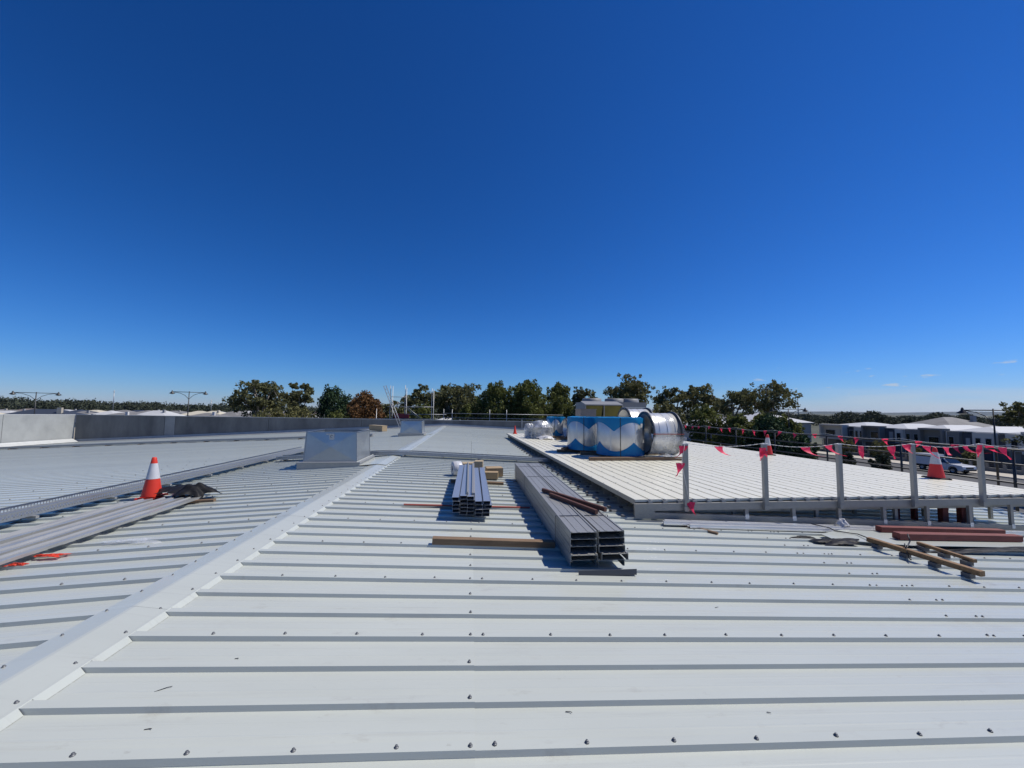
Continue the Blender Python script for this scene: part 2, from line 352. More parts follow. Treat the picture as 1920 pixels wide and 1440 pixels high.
for i in range(len(xs)-1):
    a, c = xs[i]+.004, xs[i+1]-.004
    panel(MB(), (a, 34.965), (c, 34.965), topz(a)+.045, topz(c)+.045, topz(a)+.002, topz(c)+.002, .25, (0, 1)).build('capping', FLASH, pw)
fb = MB()
for x0, x1 in ((-31.9, AX), (AX, 12.5)):
    fb.add([(x0, 34.97, rz(x0)+.22), (x1, 34.97, rz(x1)+.22), (x1, 34.93, rz(x1)+.03), (x0, 34.93, rz(x0)+.03), (x1, 34.2, rz(x1)+.012), (x0, 34.2, rz(x0)+.012)], [(0, 1, 2, 3), (3, 2, 4, 5)])
fb.build('apron_flashing', FLASH, pw)
pl = thing('parapet_wall', 'pale sunlit concrete parapet panel at the far left roof corner', 'parapet wall')
A, B2, C2 = (-32.05, 35.0), (-33.4, 31.4), (-36.4, 23.4)
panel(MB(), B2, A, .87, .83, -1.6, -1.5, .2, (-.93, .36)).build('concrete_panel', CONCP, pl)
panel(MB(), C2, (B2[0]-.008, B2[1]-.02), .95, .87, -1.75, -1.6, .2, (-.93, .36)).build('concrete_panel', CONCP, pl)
panel(MB(), C2, A, 1.0, .878, .953, .835, .26, (-.93, .36)).build('capping', WHITE, pl)
bq = MB().add([(-32.02, 34.9, rz(-32)+.28), (-36.3, 23.4, rz(-36)+.28), (-36.0, 23.3, rz(-36)+.02), (-31.5, 34.8, rz(-31.5)+.02)], [(0, 1, 2, 3)])
bq.build('apron_flashing', WHITE, pl)
# low dark service duct lying across the left slope
sd = thing('service_duct', 'low dark metal duct run crossing the left roof slope before the parapet', 'duct')
P0 = [(-33.6, 28.2), (-29.7, 27.9), (-16, 26.0), (-11.5, 24.6), (-5.8, 23.9)]
for i in range(4):
    (xa, ya), (xb, yb) = P0[i], P0[i+1]
    MB().chamfer((xa, ya, rz(xa)+.10), (xb, yb, rz(xb)+.10), .34, .13, .01).build('duct_length', GALVD, sd)
for i in range(14):
    t = i/13; x = -33+27*t; yv = np.interp(x, [p[0] for p in P0], [p[1] for p in P0]); MB().box(-.03, .03, -.25, .25, 0, .035).build('bearer', TIMB, sd, (x, yv, rz(x)+.0005))

# ------------------------------------------------------------------ cable trays
def tray(label, a, b, wid, ht, lift, bars):
    """Perforated steel tray from a to b over the ribs; slots are real gaps between short bars."""
    t = thing('cable_tray', label, 'cable tray')
    a2, b2 = Vector(a), Vector(b); d = (b2-a2).normalized(); sd = Vector((d.y, -d.x)); L = (b2-a2).length
    cuts = [0.0]
    if (a2.x-AX)*(b2.x-AX) < 0: cuts.append(abs(a2.x-AX)/abs(d.x)-.5); cuts.append(abs(a2.x-AX)/abs(d.x)+.5)
    n = max(1, int(L/3)); cuts = sorted(cuts+[L*i/n for i in range(1, n+1)])
    def pt(s, off, h):
        q = a2+d*s+sd*off; return Vector((q.x, q.y, rz(a2.x+d.x*s)+lift+h))
    for s0, s1 in zip(cuts[:-1], cuts[1:]):
        if s1-s0 < .05: continue
        MB().add([pt(s0, -wid/2, 0), pt(s0, wid/2, 0), pt(s1-.004, wid/2, 0), pt(s1-.004, -wid/2, 0),
                  pt(s0, -wid/2, .012), pt(s0, wid/2, .012), pt(s1-.004, wid/2, .012), pt(s1-.004, -wid/2, .012)],
                 [(3, 2, 1, 0), (4, 5, 6, 7), (0, 1, 5, 4), (2, 3, 7, 6), (1, 2, 6, 5), (3, 0, 4, 7)]).build('tray_bed', GALV, t)
        for o in (-1, 1):
            r = MB()
            for h0, h1 in ((.014, .014+ht*.28), (ht*.72, ht)):
                r.add([pt(s0, o*wid/2, h0), pt(s1-.004, o*wid/2, h0), pt(s1-.004, o*wid/2, h1), pt(s0, o*wid/2, h1),
                       pt(s0, o*(wid/2-.004), h0), pt(s1-.004, o*(wid/2-.004), h0), pt(s1-.004, o*(wid/2-.004), h1), pt(s0, o*(wid/2-.004), h1)],
                      [(0, 1, 2, 3), (7, 6, 5, 4), (3, 2, 6, 7), (0, 4, 5, 1)])
            k = int((s1-s0)/bars)
            for i in range(k):
                s = s0+(s1-s0)*(i+.3)/k; e = s+bars*.42
                r.add([pt(s, o*wid/2, ht*.25), pt(e, o*wid/2, ht*.25), pt(e, o*wid/2, ht*.75), pt(s, o*wid/2, ht*.75)], [(0, 1, 2, 3)])
            r.add([pt(s0, o*wid/2, ht), pt(s1, o*wid/2, ht), pt(s1, o*(wid/2-.025), ht+.003), pt(s0, o*(wid/2-.025), ht+.003)], [(0, 1, 2, 3)])
            r.build('side_rail', GALV, t)
    for i in range(int(L/1.2)+1):
        s = .2+1.2*i
        if s < L: MB().bar(pt(s, -wid/2-.06, -.02), pt(s, wid/2+.06, -.02), .045, .036).build('support_bar', GALVD, t)
    return t
tray('galvanised cable tray running along the left roof slope past the orange cone', (-6.62, 2.6), (-6.22, 15.6), .42, .11, .085, .042)
tray('galvanised cable tray crossing over the roof ridge in front of the far sheets', (-5.9, 12.75), (2.55, 12.62), .42, .10, .06, .042)

# ------------------------------------------------------------------ roof vents
def vent(label, x0, x1, yf, dep, zt, sticker=False):
    """Open galvanised upstand with cross-broken sides on a wider base flashing."""
    cx = (x0+x1)/2; t = thing('roof_vent', label, 'roof vent', (cx, yf+dep/2, rz(cx)), 0, 'galvanised roof vents'); zb = rz(cx)
    hw, hd = (x1-x0)/2, dep/2; H = zt-zb; tp = .045; h0 = .14
    cs = lambda h: [(-hw+tp*h/H, -hd+tp*h/H), (hw-tp*h/H, -hd+tp*h/H), (hw-tp*h/H, hd-tp*h/H), (-hw+tp*h/H, hd-tp*h/H)]
    lo, hi = cs(h0), cs(H)
    for i in range(4):
        j = (i+1) % 4; A = [Vector((*lo[i], h0)), Vector((*lo[j], h0)), Vector((*hi[j], H)), Vector((*hi[i], H))]
        n = (A[1]-A[0]).cross(A[3]-A[0]).normalized(); c = sum(A, Vector())/4+n*.026
        q = MB().add(A+[c], [(0, 1, 4), (1, 2, 4), (2, 3, 4), (3, 0, 4)])
        In = [p-n*.004 for p in A]; q.add(In, [(3, 2, 1, 0)])
        q.build('side_panel', VENTM, t)
    r = MB()
    for i in range(4):
        j = (i+1) % 4; a, b = Vector((*hi[i], H+.004)), Vector((*hi[j], H+.004)); r.bar(a, b, .035, .008)
    r.build('top_rim', GALV, t)
    for i in range(4): MB().bar(Vector((*lo[i], h0+.004)), Vector((*hi[i], H-.002)), .022, .022, (0, 1, 0)).build('corner_fold', GALV, t)
    f = MB(); w2, d2 = hw+.10, hd+.12
    f.box(-w2, w2, -d2, d2, -.20, h0-.03); f.build('base_flashing', GALVD, t)
    f = MB().box(-w2-.015, w2+.015, -d2-.015, d2+.015, h0-.028, h0+.004); f.build('base_rim', GALVD, t)
    for k in range(7):
        xx = -hw+.06+(2*hw-.12)*k/6; MB().box(xx-.008, xx+.008, -d2-.022, -d2-.0155, h0-.018, h0-.004).build('fixing', GALV, t)
    if sticker:
        g = MB().box(-.05, .07, -hd+tp-.024, -hd+tp-.020, H-.20, H-.04).build('sticker', WHITE, t)
        lg = MB()
        for k in range(10):
            a0 = .6+k*.5; lg.bar((.01+.03*math.cos(a0), -hd+tp-.025, H-.11+.032*math.sin(a0)), (.01+.03*math.cos(a0+.5), -hd+tp-.025, H-.11+.032*math.sin(a0+.5)), .002, .010, (0, 0, 1)) if k < 8 else None
        lg.build('printed_mark', mat('print_grey', (.06, .08, .10), .6), g)
        MB().box(-.13, -.055, -hd+tp-.023, -hd+tp-.020, H-.07, H-.035).build('sticker', WHITE, t)
    return t
VENTM = mat('vent_sheet', (.44, .47, .49), .30, .7, .5, 5, .03, 30, c2=(.36, .39, .41))
vent('large galvanised box vent with a white sticker beside the ridge', -4.33, -2.98, 10.62, 1.35, .97, True)
vent('smaller looking far galvanised box vent in front of the parapet', -4.02, -2.80, 22.6, 1.25, .90)
wf = MB(); wf.add([(-2.93, 10.5, rz(-2.93)+.020), (-2.2, 10.5, rz(-2.2)+.020), (-2.2, 12.3, rz(-2.2)+.020), (-2.93, 12.3, rz(-2.93)+.020), (AX, 10.5, rz(AX)+.038), (AX, 12.3, rz(AX)+.038), (-2.95, 10.5, .22), (-2.95, 12.2, .22)],
                   [(0, 4, 5, 3), (4, 1, 2, 5), (6, 0, 3, 7)]).build('vent_apron', ROOF, roof)
MB().add([(-2.76, 22.5, rz(-2.76)+.025), (-2.3, 22.5, rz(-2.3)+.045), (-2.3, 23.9, rz(-2.3)+.045), (-2.76, 23.9, rz(-2.76)+.025)], [(0, 1, 2, 3)]).build('vent_apron', ROOF, roof)

# ------------------------------------------------------------------ stack of steel tubes
def rhs(x, z, y0, y1, W=.105, H=.053, t=.0035):
    b = MB(); o = [(-W/2, -H/2), (W/2, -H/2), (W/2, H/2), (-W/2, H/2)]; i_ = [(-W/2+t, -H/2+t), (W/2-t, -H/2+t), (W/2-t, H/2-t), (-W/2+t, H/2-t)]
    c = .005; oo = []
    for (u, v) in o: oo += [(u-math.copysign(c, u), v), (u, v-math.copysign(c, v))] if u*v > 0 else [(u, v-math.copysign(c, v)), (u-math.copysign(c, u), v)]
    n = 8
    b.add([(u, y, v) for y in (0, y1-y0) for u, v in oo], [(k, (k+1) % n, (k+1) % n+n, k+n) for k in range(n)])
    b.add([(u, y, v) for y in (0, y1-y0) for u, v in i_], [(k+4, (k+1) % 4+4, (k+1) % 4, k) for k in range(4)])
    e = [(u, 0, v) for u, v in oo]+[(u, 0, v) for u, v in i_]
    b.add(e, [(1, 2, 9, 8), (3, 4, 10, 9), (5, 6, 11, 10), (7, 0, 8, 11), (0, 1, 8), (2, 3, 9), (4, 5, 10), (6, 7, 11)])
    e = [(u, y1-y0, v) for u, v in oo]+[(u, y1-y0, v) for u, v in i_]
    b.add(e, [(8, 9, 2, 1), (9, 10, 4, 3), (10, 11, 6, 5), (11, 8, 0, 7), (8, 1, 0), (9, 3, 2), (10, 5, 4), (11, 7, 6)])
    return b
COLN = ['leftmost', 'second', 'middle', 'fourth', 'rightmost']; ROWN = ['top', 'second', 'third', 'fourth', 'bottom']
cols = [(-.20, 4, .037, 0.0), (-.092, 5, .0, .03), (.017, 5, -.004, .05), (.128, 4, .0, -.02), (.238, 4, .0, .0)]
for ci, (cx, n, zo, yo) in enumerate(cols):
    for ri in range(n):
        lv = n-1-ri; z = rz(cx)+.062+zo+.0275+lv*.0565+random.uniform(0, .0015)
        if ci == 4 and ri == 1: xx = cx+.03
        else: xx = cx+random.uniform(-.012, .012)
        ln = random.uniform(-.02, .04)
        o = rhs(0, 0, 5.72+yo+random.uniform(-.015, .02), 9.0+yo+ln).build('steel_tube', TUBE, None, (xx, 5.72+yo+random.uniform(-.02, .02), z), random.uniform(-.004, .004))
        rw = 'bottom' if ri == n-1 else ROWN[ri]
        tag(o, f'rectangular steel tube, {rw} of the {COLN[ci]} column in the tube stack', 'steel tube', 'rectangular steel tubes stacked on the roof')
# angle and bright pipe on top of the tubes
tag(MB().prism([(-.022, 0), (.022, 0), (.004, .035), (-.002, .035)], 0, 3.25).build('steel_angle', STEEL, None, (-.045, 5.86, rz(-.045)+.062+5*.0565+.003), .006), 'thin steel angle lying along the top of the tube stack', 'steel angle')
tag(MB().chamfer((0, 0, 0), (0, 3.2, 0), .05, .022, .006).build('flat_bar', ALU, None, (.045, 5.86, rz(.045)+.062+5*.0565+.012), -.004), 'pale flat bar lying along the top of the tube stack', 'flat bar')
# bearers below
def timber(label, a, b, wd, ht, M, lift=0, name='timber_bearer', cat='timber', group=None, ch=.006):
    a, b = Vector(a), Vector(b); d = b-a; L = Vector((d.x, d.y)).length; ang = math.atan2(d.y, d.x); dz = b.z-a.z
    o = MB().chamfer((0, 0, ht/2), (L, 0, ht/2+dz), wd, ht, ch).build(name, M, None, (a.x, a.y, a.z+lift), ang)
    return tag(o, label, cat, group)
def onroof(x, y, h=0): return (x, y, rz(x)+h)
timber('dark short timber bearer under the far end of the tube stack', onroof(-.42, 8.58, .003), onroof(.72, 8.52, .003), .10, .055, TIMB)
timber('thin red steel strip running under the tube stack', onroof(-1.06, 6.46, .003), onroof(1.0, 6.55, .003), .045, .022, REDS, name='packer_strip', cat='packer strip')
timber('thick weathered timber bearer beside the near end of the purlin bundle', onroof(-.43, 4.72, .003), onroof(1.02, 4.70, .003), .09, .075, TIMB)
# ------------------------------------------------------------------ purlin bundle
pbn = thing('purlin_bundle', 'strapped bundle of long galvanised C purlins lying on the roof', 'purlin bundle', (1.36, 4.1, rz(1.36)))
W2, HL, PL = .30, .0735, 5.3
def purlin(x, z, y0, flip):
    t = .004; w, h, lp = W2/2-.004, HL-.009, .02
    o = [(-w, 0), (w, 0), (w, -h), (w-lp, -h), (w-lp, -h+t), (w-t, -h+t), (w-t, -t), (-w+t, -t), (-w+t, -h+t), (-w+lp, -h+t), (-w+lp, -h), (-w, -h)]
    if flip: o = [(u, -h-v) for u, v in o]
    b = MB(); n = len(o); L = PL
    b.add([(u+x, y, v+z) for y in (y0, y0+L) for u, v in o], [((k+1) % n, k, k+n, (k+1) % n+n) for k in range(n)])
    for e, s in ((0, 1), (n, -1)):
        fs = [(0, 1, 6, 7), (1, 2, 5, 6), (2, 3, 4, 5), (0, 7, 8, 11), (8, 9, 10, 11)]
        b.add([(u+x, y0 if e == 0 else y0+L, v+z) for u, v in o], [f if s > 0 else f[::-1] for f in fs])
    # small pressed ridges along the web edges
    if not flip:
        for u in (-.055, .055): b.box(u+x-.012, u+x+.012, y0+.004, y0+L-.004, z+.0004, z+.004)
        for u in (-w+.012, w-.012): b.box(u+x-.009, u+x+.009, y0+.004, y0+L-.004, z+.0005, z+.009)
    return b
for lv in range(5):
    for s in (-1, 1):
        yo = {0: .02, 1: -.03, 2: 0, 3: .015, 4: .005}[lv]+random.uniform(-.018, .018); xo = random.uniform(-.008, .012)+(.018 if (s > 0 and lv == 1) else 0)
        z = .006+(lv+1)*(HL+.001)
        purlin(s*(W2/2+.006)+xo, z, yo, False).build('purlin', STEEL, pbn)
        q = MB()   # rows of bolt holes punched in the outer flange
        for k in range(12):
            if s < 0: q.lathe([(0.0001, 0), (.007, 0)], 8, (-(W2+.0046)+xo, .25+.045*k, z-.035), 'x')
        if s < 0: q.build('bolt_hole', DARKIN, pbn)
for yv in (.62, 3.4, 4.75):
    st = MB(); zt = .006+5*(HL+.001)+.007; x0, x1 = -W2-.022, W2+.036
    st.bar((x0, yv, zt), (x1, yv, zt), .02, .002).bar((x0, yv, 0.0), (x0, yv, zt), .002, .02, (0, 1, 0)).bar((x1, yv, 0), (x1, yv, zt), .002, .02, (0, 1, 0))
    st.build('strap', STRAP, pbn)
tag(MB().prism([(4.0, 0), (4.004, 0), (4.004, .055), (4.0, .055)], 0, .62, 'x').box(0, .62, 4.0, 4.06, -.004, -.0005).build('steel_cleat', mat('dark_zinc_and_shade', (.10, .10, .105), .6), None, (1.12, -.02, rz(1.4)-.024), 0), 'flat steel cleat lying in front of the purlin bundle end', 'steel cleat')  # cleat coloured dark to stand for the shadow it lies in
timber('timber bearer under the far end of the purlin bundle', onroof(.98, 9.0, -.02), onroof(1.75, 9.0, -.02), .09, .024, TIMB)
ztop = rz(1.36)+.006+5*(HL+.001)+.009
timber('longer red-brown timber batten lying across the purlin bundle', (1.14, 6.10, ztop), (1.72, 4.86, ztop), .045, .055, BRWN, name='timber_batten')
timber('shorter red-brown timber batten lying across the purlin bundle', (1.19, 5.78, ztop), (1.57, 4.76, ztop), .045, .05, BRWN, name='timber_batten')

# ------------------------------------------------------------------ boxes behind the tubes
def carton(label, x, y, z, sx, sy, sz, ang, M=CARD, flaps=True):
    t = thing('cardboard_box', label, 'cardboard box', (x, y, z), ang, 'cardboard boxes behind the tube stack')
    MB().box(-sx/2, sx/2, -sy/2, sy/2, 0, sz).build('carton_body', M, t)
    MB().box(-sx/2-.002, sx/2+.002, -.022, .022, sz+.0005, sz+.0025).build('packing_tape', TIMBP, t)
    for s in (-1, 1): MB().box(-sx/2+.001, sx/2-.001, *( (.003, sy/2) if s > 0 else (-sy/2, -.003)), sz+.0003, sz+.002 if s > 0 else sz+.0017).build('lid_flap', M, t)
    return t
CARDL = mat('pale_cardboard', (.42, .34, .22), .8, 0, .4, 5, c2=(.47, .36, .22))
carton('pale open cardboard box right behind the tube stack', -.02, 9.62, rz(0)+.003, .36, .30, .30, .15, CARDL)
carton('tall narrow cardboard box standing behind the tube stack', .20, 9.55, rz(.2)+.003, .20, .24, .36, -.1, CARDL)
carton('cardboard box with pale top right of the tube stack', .58, 9.70, rz(.58)+.003, .40, .34, .20, .1, CARD)
carton('low cardboard box lying in front of the pale topped box', .47, 9.28, rz(.47)+.003, .36, .22, .15, -.12, CARD)
wr = thing('wire_coil', 'grey plastic wrapped coil standing left of the cardboard boxes', 'coil', (-.33, 9.45, rz(-.33)), .3)
MB().lathe([(.07, -.11), (.155, -.11), (.17, -.09), (.17, .09), (.155, .11), (.07, .11), (.07, -.11)], 20, (0, 0, .172), 'x').build('coil_body', PLASW, wr)
MB().lathe([(.173, -.03), (.175, 0), (.173, .03)], 20, (0, 0, .172), 'x').build('coil_band', FILM, wr)

# ------------------------------------------------------------------ traffic cones
def cone(label, p, h=.70, M=ORANGE, sleeve=True, group='orange traffic cones', base=True):
    t = thing('traffic_cone', label, 'traffic cone', p, random.uniform(0, 1.5), group); k = h/.7
    prof = [(.145, .03), (.132, .10), (.118, .17)]; R = lambda z: .145-(z-.03)*(.145-.032)/.67
    MB().lathe([(R(z)*k, z*k) for z in (.03, .12, .25, .36, .5, .6, .685)]+[(.026*k, .70*k), (.001, .70*k)], 28).build('cone_body', M, t)
    if base:
        q = MB(); r_ = [(.19, .19), (-.19, .19), (-.19, -.19), (.19, -.19)]; pr = []
        for z, s in ((0, 1), (.022, 1), (.032, .93)):
            for (x, y) in r_:
                for a, b2 in ((.8, 1), (1, .8)) if x*y > 0 else ((1, .8), (.8, 1)): pr.append((x*s*k*a, y*s*k*b2, z*k))
        q.add(pr, [(l*8+i, l*8+(i+1) % 8, l*8+8+(i+1) % 8, l*8+8+i) for l in range(2) for i in range(8)]+[tuple(range(16, 24))]).build('base', RUBBER if base == 'black' else M, t)
    if sleeve: MB().lathe([((R(z)+.0025)*k, z*k) for z in (.33, .335, .46, .59, .595)], 28).build('reflective_sleeve', REFL, t)
    return t
cone('orange traffic cone with white sleeve beside the left cable tray', onroof(-5.72, 7.72, .0), .72)
ck = [o for o in bpy.data.objects if o.name == 'traffic_cone'][0]; ck.rotation_euler.z = .4
MB().lathe([(.1335, .105), (.1215, .175)], 6, (0, 0, 0), 'z', rad(-82), rad(-66)).lathe([(.131, .12), (.126, .15)], 6, (0, 0, 0), 'z', rad(-98), rad(-52)).build('black_mark', RUBBER, ck)
cone('small plain orange cone at the far end of the plant deck', (2.66, 23.6, .147), .50, ORANGE, False)
cone('faded red traffic cone with grey sleeve on the deck edge toward the street', (10.55, 7.85, .147), .70, ORANGED, True, base='black')
cone('narrow red traffic cone behind the second guard post on the deck', (10.2, 12.45, .147), .70, ORANGED, True, base='black')

# ------------------------------------------------------------------ long wrapped flashings on the left slope
LBF = mat('flashing_in_film', (.42, .42, .395), .28, .35, .7, 2.5, .25, 9, c2=(.28, .283, .275), stretch=(4, .6, 1))
specs = [(-4.56, .15, 'nearest'), (-4.78, .14, 'second'), (-5.02, .13, 'middle'), (-5.26, .15, 'fourth'), (-5.49, .12, 'farthest')]
for i, (x, wd, nm) in enumerate(specs):
    q = MB(); y0, y1 = 1.2+.1*i, 7.35-.10*i; h = (.032, .05, .038, .058, .034)[i]
    sec = [(-wd/2, .0), (wd/2, 0), (wd/2, h), (wd/2-.018, h), (-wd/2+.018, h-.012), (-wd/2, h+.006)]
    n = 24; vv = []; z = random.uniform(-.003, .003)
    for k in range(n+1):
        y = y0+(y1-y0)*k/n; wob = .006*math.sin(k*1.3+i)
        vv += [(x+u+wob-.02*(y-4)*.3, y, rz(x)+.045+v+(random.uniform(-.004, .004) if v > .02 else 0)) for u, v in sec]
    q.add(vv, [(k*6+j, k*6+(j+1) % 6, k*6+6+(j+1) % 6, k*6+6+j) for k in range(n) for j in range(6)]+[(5, 4, 3, 2, 1, 0), tuple(n*6+j for j in range(6))])
    o = q.build('flashing_length', LBF, None)
    tag(o, f'long grey film wrapped roof flashing, {nm} of five from the ridge', 'roof flashing', 'wrapped flashings along the left cable tray')
timber('timber bearer with a dark end under the wrapped flashings', onroof(-5.55, 6.98, .0), onroof(-4.22, 7.0, .0), .07, .044, TIMB)
timber('short timber bearer under the near part of the wrapped flashings', onroof(-5.55, 3.6, .0), onroof(-4.5, 3.6, .0), .07, .044, TIMB)
def crumple(name, M, label, cat, loc, sx, sy, sz, seed, sub=20, rot=0, thick=.0):
    """A crumpled film: a folded sheet draped to the surface below."""
    r2 = np.random.default_rng(seed); n = sub; v = []
    ph = r2.uniform(0, 6, 8); fr = r2.uniform(2, 9, 8); dr = r2.uniform(0, math.pi, 8)
    for i in range(n+1):
        for j in range(n+1):
            u, w_ = i/n*2-1, j/n*2-1
            a = math.atan2(w_, u); edge = .78+.16*math.sin(a*3+ph[0])+.10*math.sin(a*7+ph[1])
            x, y = u*edge, w_*edge
            fold = sum(abs(math.sin((x*math.cos(dr[k])+y*math.sin(dr[k]))*fr[k]+ph[k])) for k in range(8))/8
            fall = max(0, 1-(u*u+w_*w_)*.62)
            v.append((x*sx+r2.normal(0, .004), y*sy+r2.normal(0, .004), sz*fall*(.45+.6*fold)+.004+r2.uniform(0, .004)))
    b = MB().add(v, [(i*(n+1)+j, (i+1)*(n+1)+j, (i+1)*(n+1)+j+1, i*(n+1)+j+1) for i in range(n) for j in range(n)], True)
    return tag(b.build(name, M, None, loc, rot), label, cat)
crumple('black_plastic_wrap', PLASB, 'black plastic bunched over the far ends of the wrapped flashings', 'plastic sheet', onroof(-4.72, 7.28, .05), .36, .28, .24, 3)
crumple('black_plastic_wrap', PLASB, 'flat black plastic sheet lying beside the orange cone', 'plastic sheet', onroof(-5.25, 7.75, .09), .34, .42, .10, 5)
crumple('red_plastic_film', mat('orange_film', (.85, .075, .035), .35, 0, .2, 9, trans=.25), 'crumpled orange-red plastic film on the roof at the left edge', 'plastic film', onroof(-4.36, 4.62, .0), .16, .05, .02, 9)
crumple('red_plastic_film', MATS['orange_film'], 'small scrap of orange plastic at the picture\'s left edge', 'plastic film', onroof(-4.44, 4.40, .0), .10, .04, .018, 12)
crumple('clear_plastic_film', FILM, 'thin clear plastic film blown beside the orange film', 'plastic film', onroof(-3.85, 5.0, -.02), .34, .10, .03, 15)
bx = thing('timber_crate', 'long tan timber block lying before the parapet left of the far vent', 'timber block', (-7.0, 30.1, rz(-7)), -.75)
MB().chamfer((-.85, 0, .24), (.85, 0, .24), .42, .40, .02).build('block_body', TIMBP, bx)
MB().box(-.86, .86, -.215, .215, .442, .458).build('block_lid', CARDL, bx)

# ------------------------------------------------------------------ plant deck
DZ = .146; DX0, DX1, DY0, DY1 = 2.70, 10.92, 6.22, 24.1; SH = -.028     # the boards drift left by SH per metre
dk = thing('plant_deck', 'raised plant deck of pale metal boards on the right side of the roof', 'plant deck')
NB = 32; bwid = (DX1-DX0)/NB
def board_mesh():
    b = MB(); w = bwid-.024; L = DY1-DY0; n = 8
    sec = [(0, 0), (0, -.038), (.004, -.038), (w-.004, -.038), (w, -.038), (w, 0), (w-.010, .003), (w-.016, 0), (w*.5, .0012), (.016, 0), (.010, .003)]
    k = len(sec); b.add([(u+SH*L*i/n, L*i/n, v) for i in range(n+1) for u, v in sec], [(i*k+j, i*k+(j+1) % k, (i+1)*k+(j+1) % k, (i+1)*k+j) for i in range(n) for j in range(k)]+[tuple(range(k-1, -1, -1)), tuple(n*k+j for j in range(k))])
    return b.mesh('deck_board')
bm_ = board_mesh(); bm_.materials.append(DECK)
for i in range(NB):
    place('deck_board', bm_, dk, (DX0+bwid*i, DY0+random.uniform(-.004, .004), DZ+random.uniform(-.0015, .0015)))
cb = MB().box(-.045, .03, -.035, .05, -.05, -.012).box(-.02, .012, -.02, .03, -.012, .006).mesh('edge_clip'); cb.materials.append(GALVD)
for i in range(1, NB): place('edge_clip', cb, dk, (DX0+bwid*i, DY0-.012, DZ))
# screw dots along the boards over each bearer
sm = MB(); 
for i in range(NB):
    for j in range(1, 24, 1):
        yy = .73*j
        if yy < DY1-DY0: sm.box(DX0+bwid*i+.006+SH*yy, DX0+bwid*i+.03+SH*yy, DY0+yy-.012, DY0+yy+.012, DZ+.002, DZ+.0055)
sm.build('board_clip', GALVD, dk)['kind'] = 'stuff'
# bearers and their feet
ym = DY0+.06; bi = 0
while ym < DY1-.1:
    xo = SH*(ym-DY0); xa, xb = DX0+xo+.05, DX1+xo-.03
    b = MB(); za, zb_ = DZ-.042, -.062
    b.add([(xa, ym, zb_-.03), (xb, ym, zb_-.03), (xb, ym, za), (xa, ym, za), (xa, ym+.006, zb_-.03), (xb, ym+.006, zb_-.03), (xb, ym+.006, za), (xa, ym+.006, za)], [(0, 1, 2, 3), (7, 6, 5, 4), (0, 4, 5, 1), (3, 2, 6, 7), (0, 3, 7, 4), (1, 5, 6, 2)])
    b.box(xa, xb, ym+.006, ym+.06, za-.006, za-.0005).box(xa, xb, ym+.006, ym+.06, zb_-.03, zb_-.024)
    b.build('bearer', ALU, dk)
    if ym < 17:
        for k in range(6):
            xl = DX0+xo+.25+1.55*k; z0 = rz(xl)+.001
            if zb_-.03-z0 > .02: MB().box(xl-.03, xl+.03, ym+.01, ym+.055, z0, zb_-.031).build('leg', ALU, dk)
    ym += .73; bi += 1
# bracket bars on the ribs along the deck's left side
bk = MB().box(-.30, .10, -.02, .02, .002, .026).mesh('bracket_bar'); bk.materials.append(ALU)
bp_ = MB().box(-.33, -.301, -.026, .026, .001, .030).mesh('bracket_pad'); bp_.materials.append(RUBBER)
bp2 = MB().box(-.025, .025, -.035, .035, .001, .028).mesh('rib_pad'); bp2.materials.append(mat('dark_zinc_and_shade', (.10, .10, .105), .6))
for i in range(14, 60):
    y = Y0+PITCH_R*i
    if y > DY1: break
    x = DX0+SH*(y-DY0)+.02
    if i % 2:
        br = place('rib_bracket', bk, dk, (x, y, rz(x))); br.rotation_euler.y = math.atan(S); place('bracket_pad', bp_, br)
    else:
        for dx in (-.22, .0): rp = place('rib_pad', bp2, dk, (x+dx, y, rz(x+dx))); rp.rotation_euler.y = math.atan(S)
# perimeter
L = DY1-DY0
q = MB().add([(DX0-.012, DY0-.02, DZ-.075), (DX0-.012+SH*L, DY1, DZ-.075), (DX0-.012+SH*L, DY1, DZ+.006), (DX0-.012, DY0-.02, DZ+.006), (DX0-.004, DY0-.02, DZ-.075), (DX0-.004+SH*L, DY1, DZ-.075), (DX0-.004+SH*L, DY1, DZ+.006), (DX0-.004, DY0-.02, DZ+.006)],
             [(3, 2, 1, 0), (4, 5, 6, 7), (3, 7, 6, 2), (0, 1, 5, 4), (0, 4, 7, 3)]); q.build('side_fascia', ALU, dk)
yb = DY0-.075
MB().add([(DX0-.03, yb, DZ-.052), (DX1, yb, DZ-.052), (DX1, yb, DZ-.165), (DX0-.03, yb, DZ-.165), (DX0-.03, yb+.05, DZ-.052), (DX1, yb+.05, DZ-.052), (DX1, yb+.05, DZ-.165), (DX0-.03, yb+.05, DZ-.165)],
         [(3, 2, 1, 0), (0, 1, 5, 4), (4, 5, 6, 7), (3, 7, 6, 2), (0, 4, 7, 3), (1, 2, 6, 5)]).build('front_beam', ALU, dk)
zr0, zr1 = rz(DX0), rz(DX1+.6)
MB().add([(DX0-.03, yb+.002, zr0+.105), (DX1+.6, yb+.002, zr1+.105), (DX1+.6, yb+.002, zr1+.004), (DX0-.03, yb+.002, zr0+.004), (DX0-.03, yb+.052, zr0+.105), (DX1+.6, yb+.052, zr1+.105), (DX1+.6, yb+.052, zr1+.004), (DX0-.03, yb+.052, zr0+.004)],
         [(3, 2, 1, 0), (0, 1, 5, 4), (4, 5, 6, 7), (3, 7, 6, 2), (0, 4, 7, 3), (1, 2, 6, 5)]).build('base_rail', ALU, dk)
pt_ = MB().box(DX0-.032, DX0+.30, yb-.008, yb-.001, zr0-.0, DZ-.05).build('corner_plate', ALU, dk)
pb_ = MB()
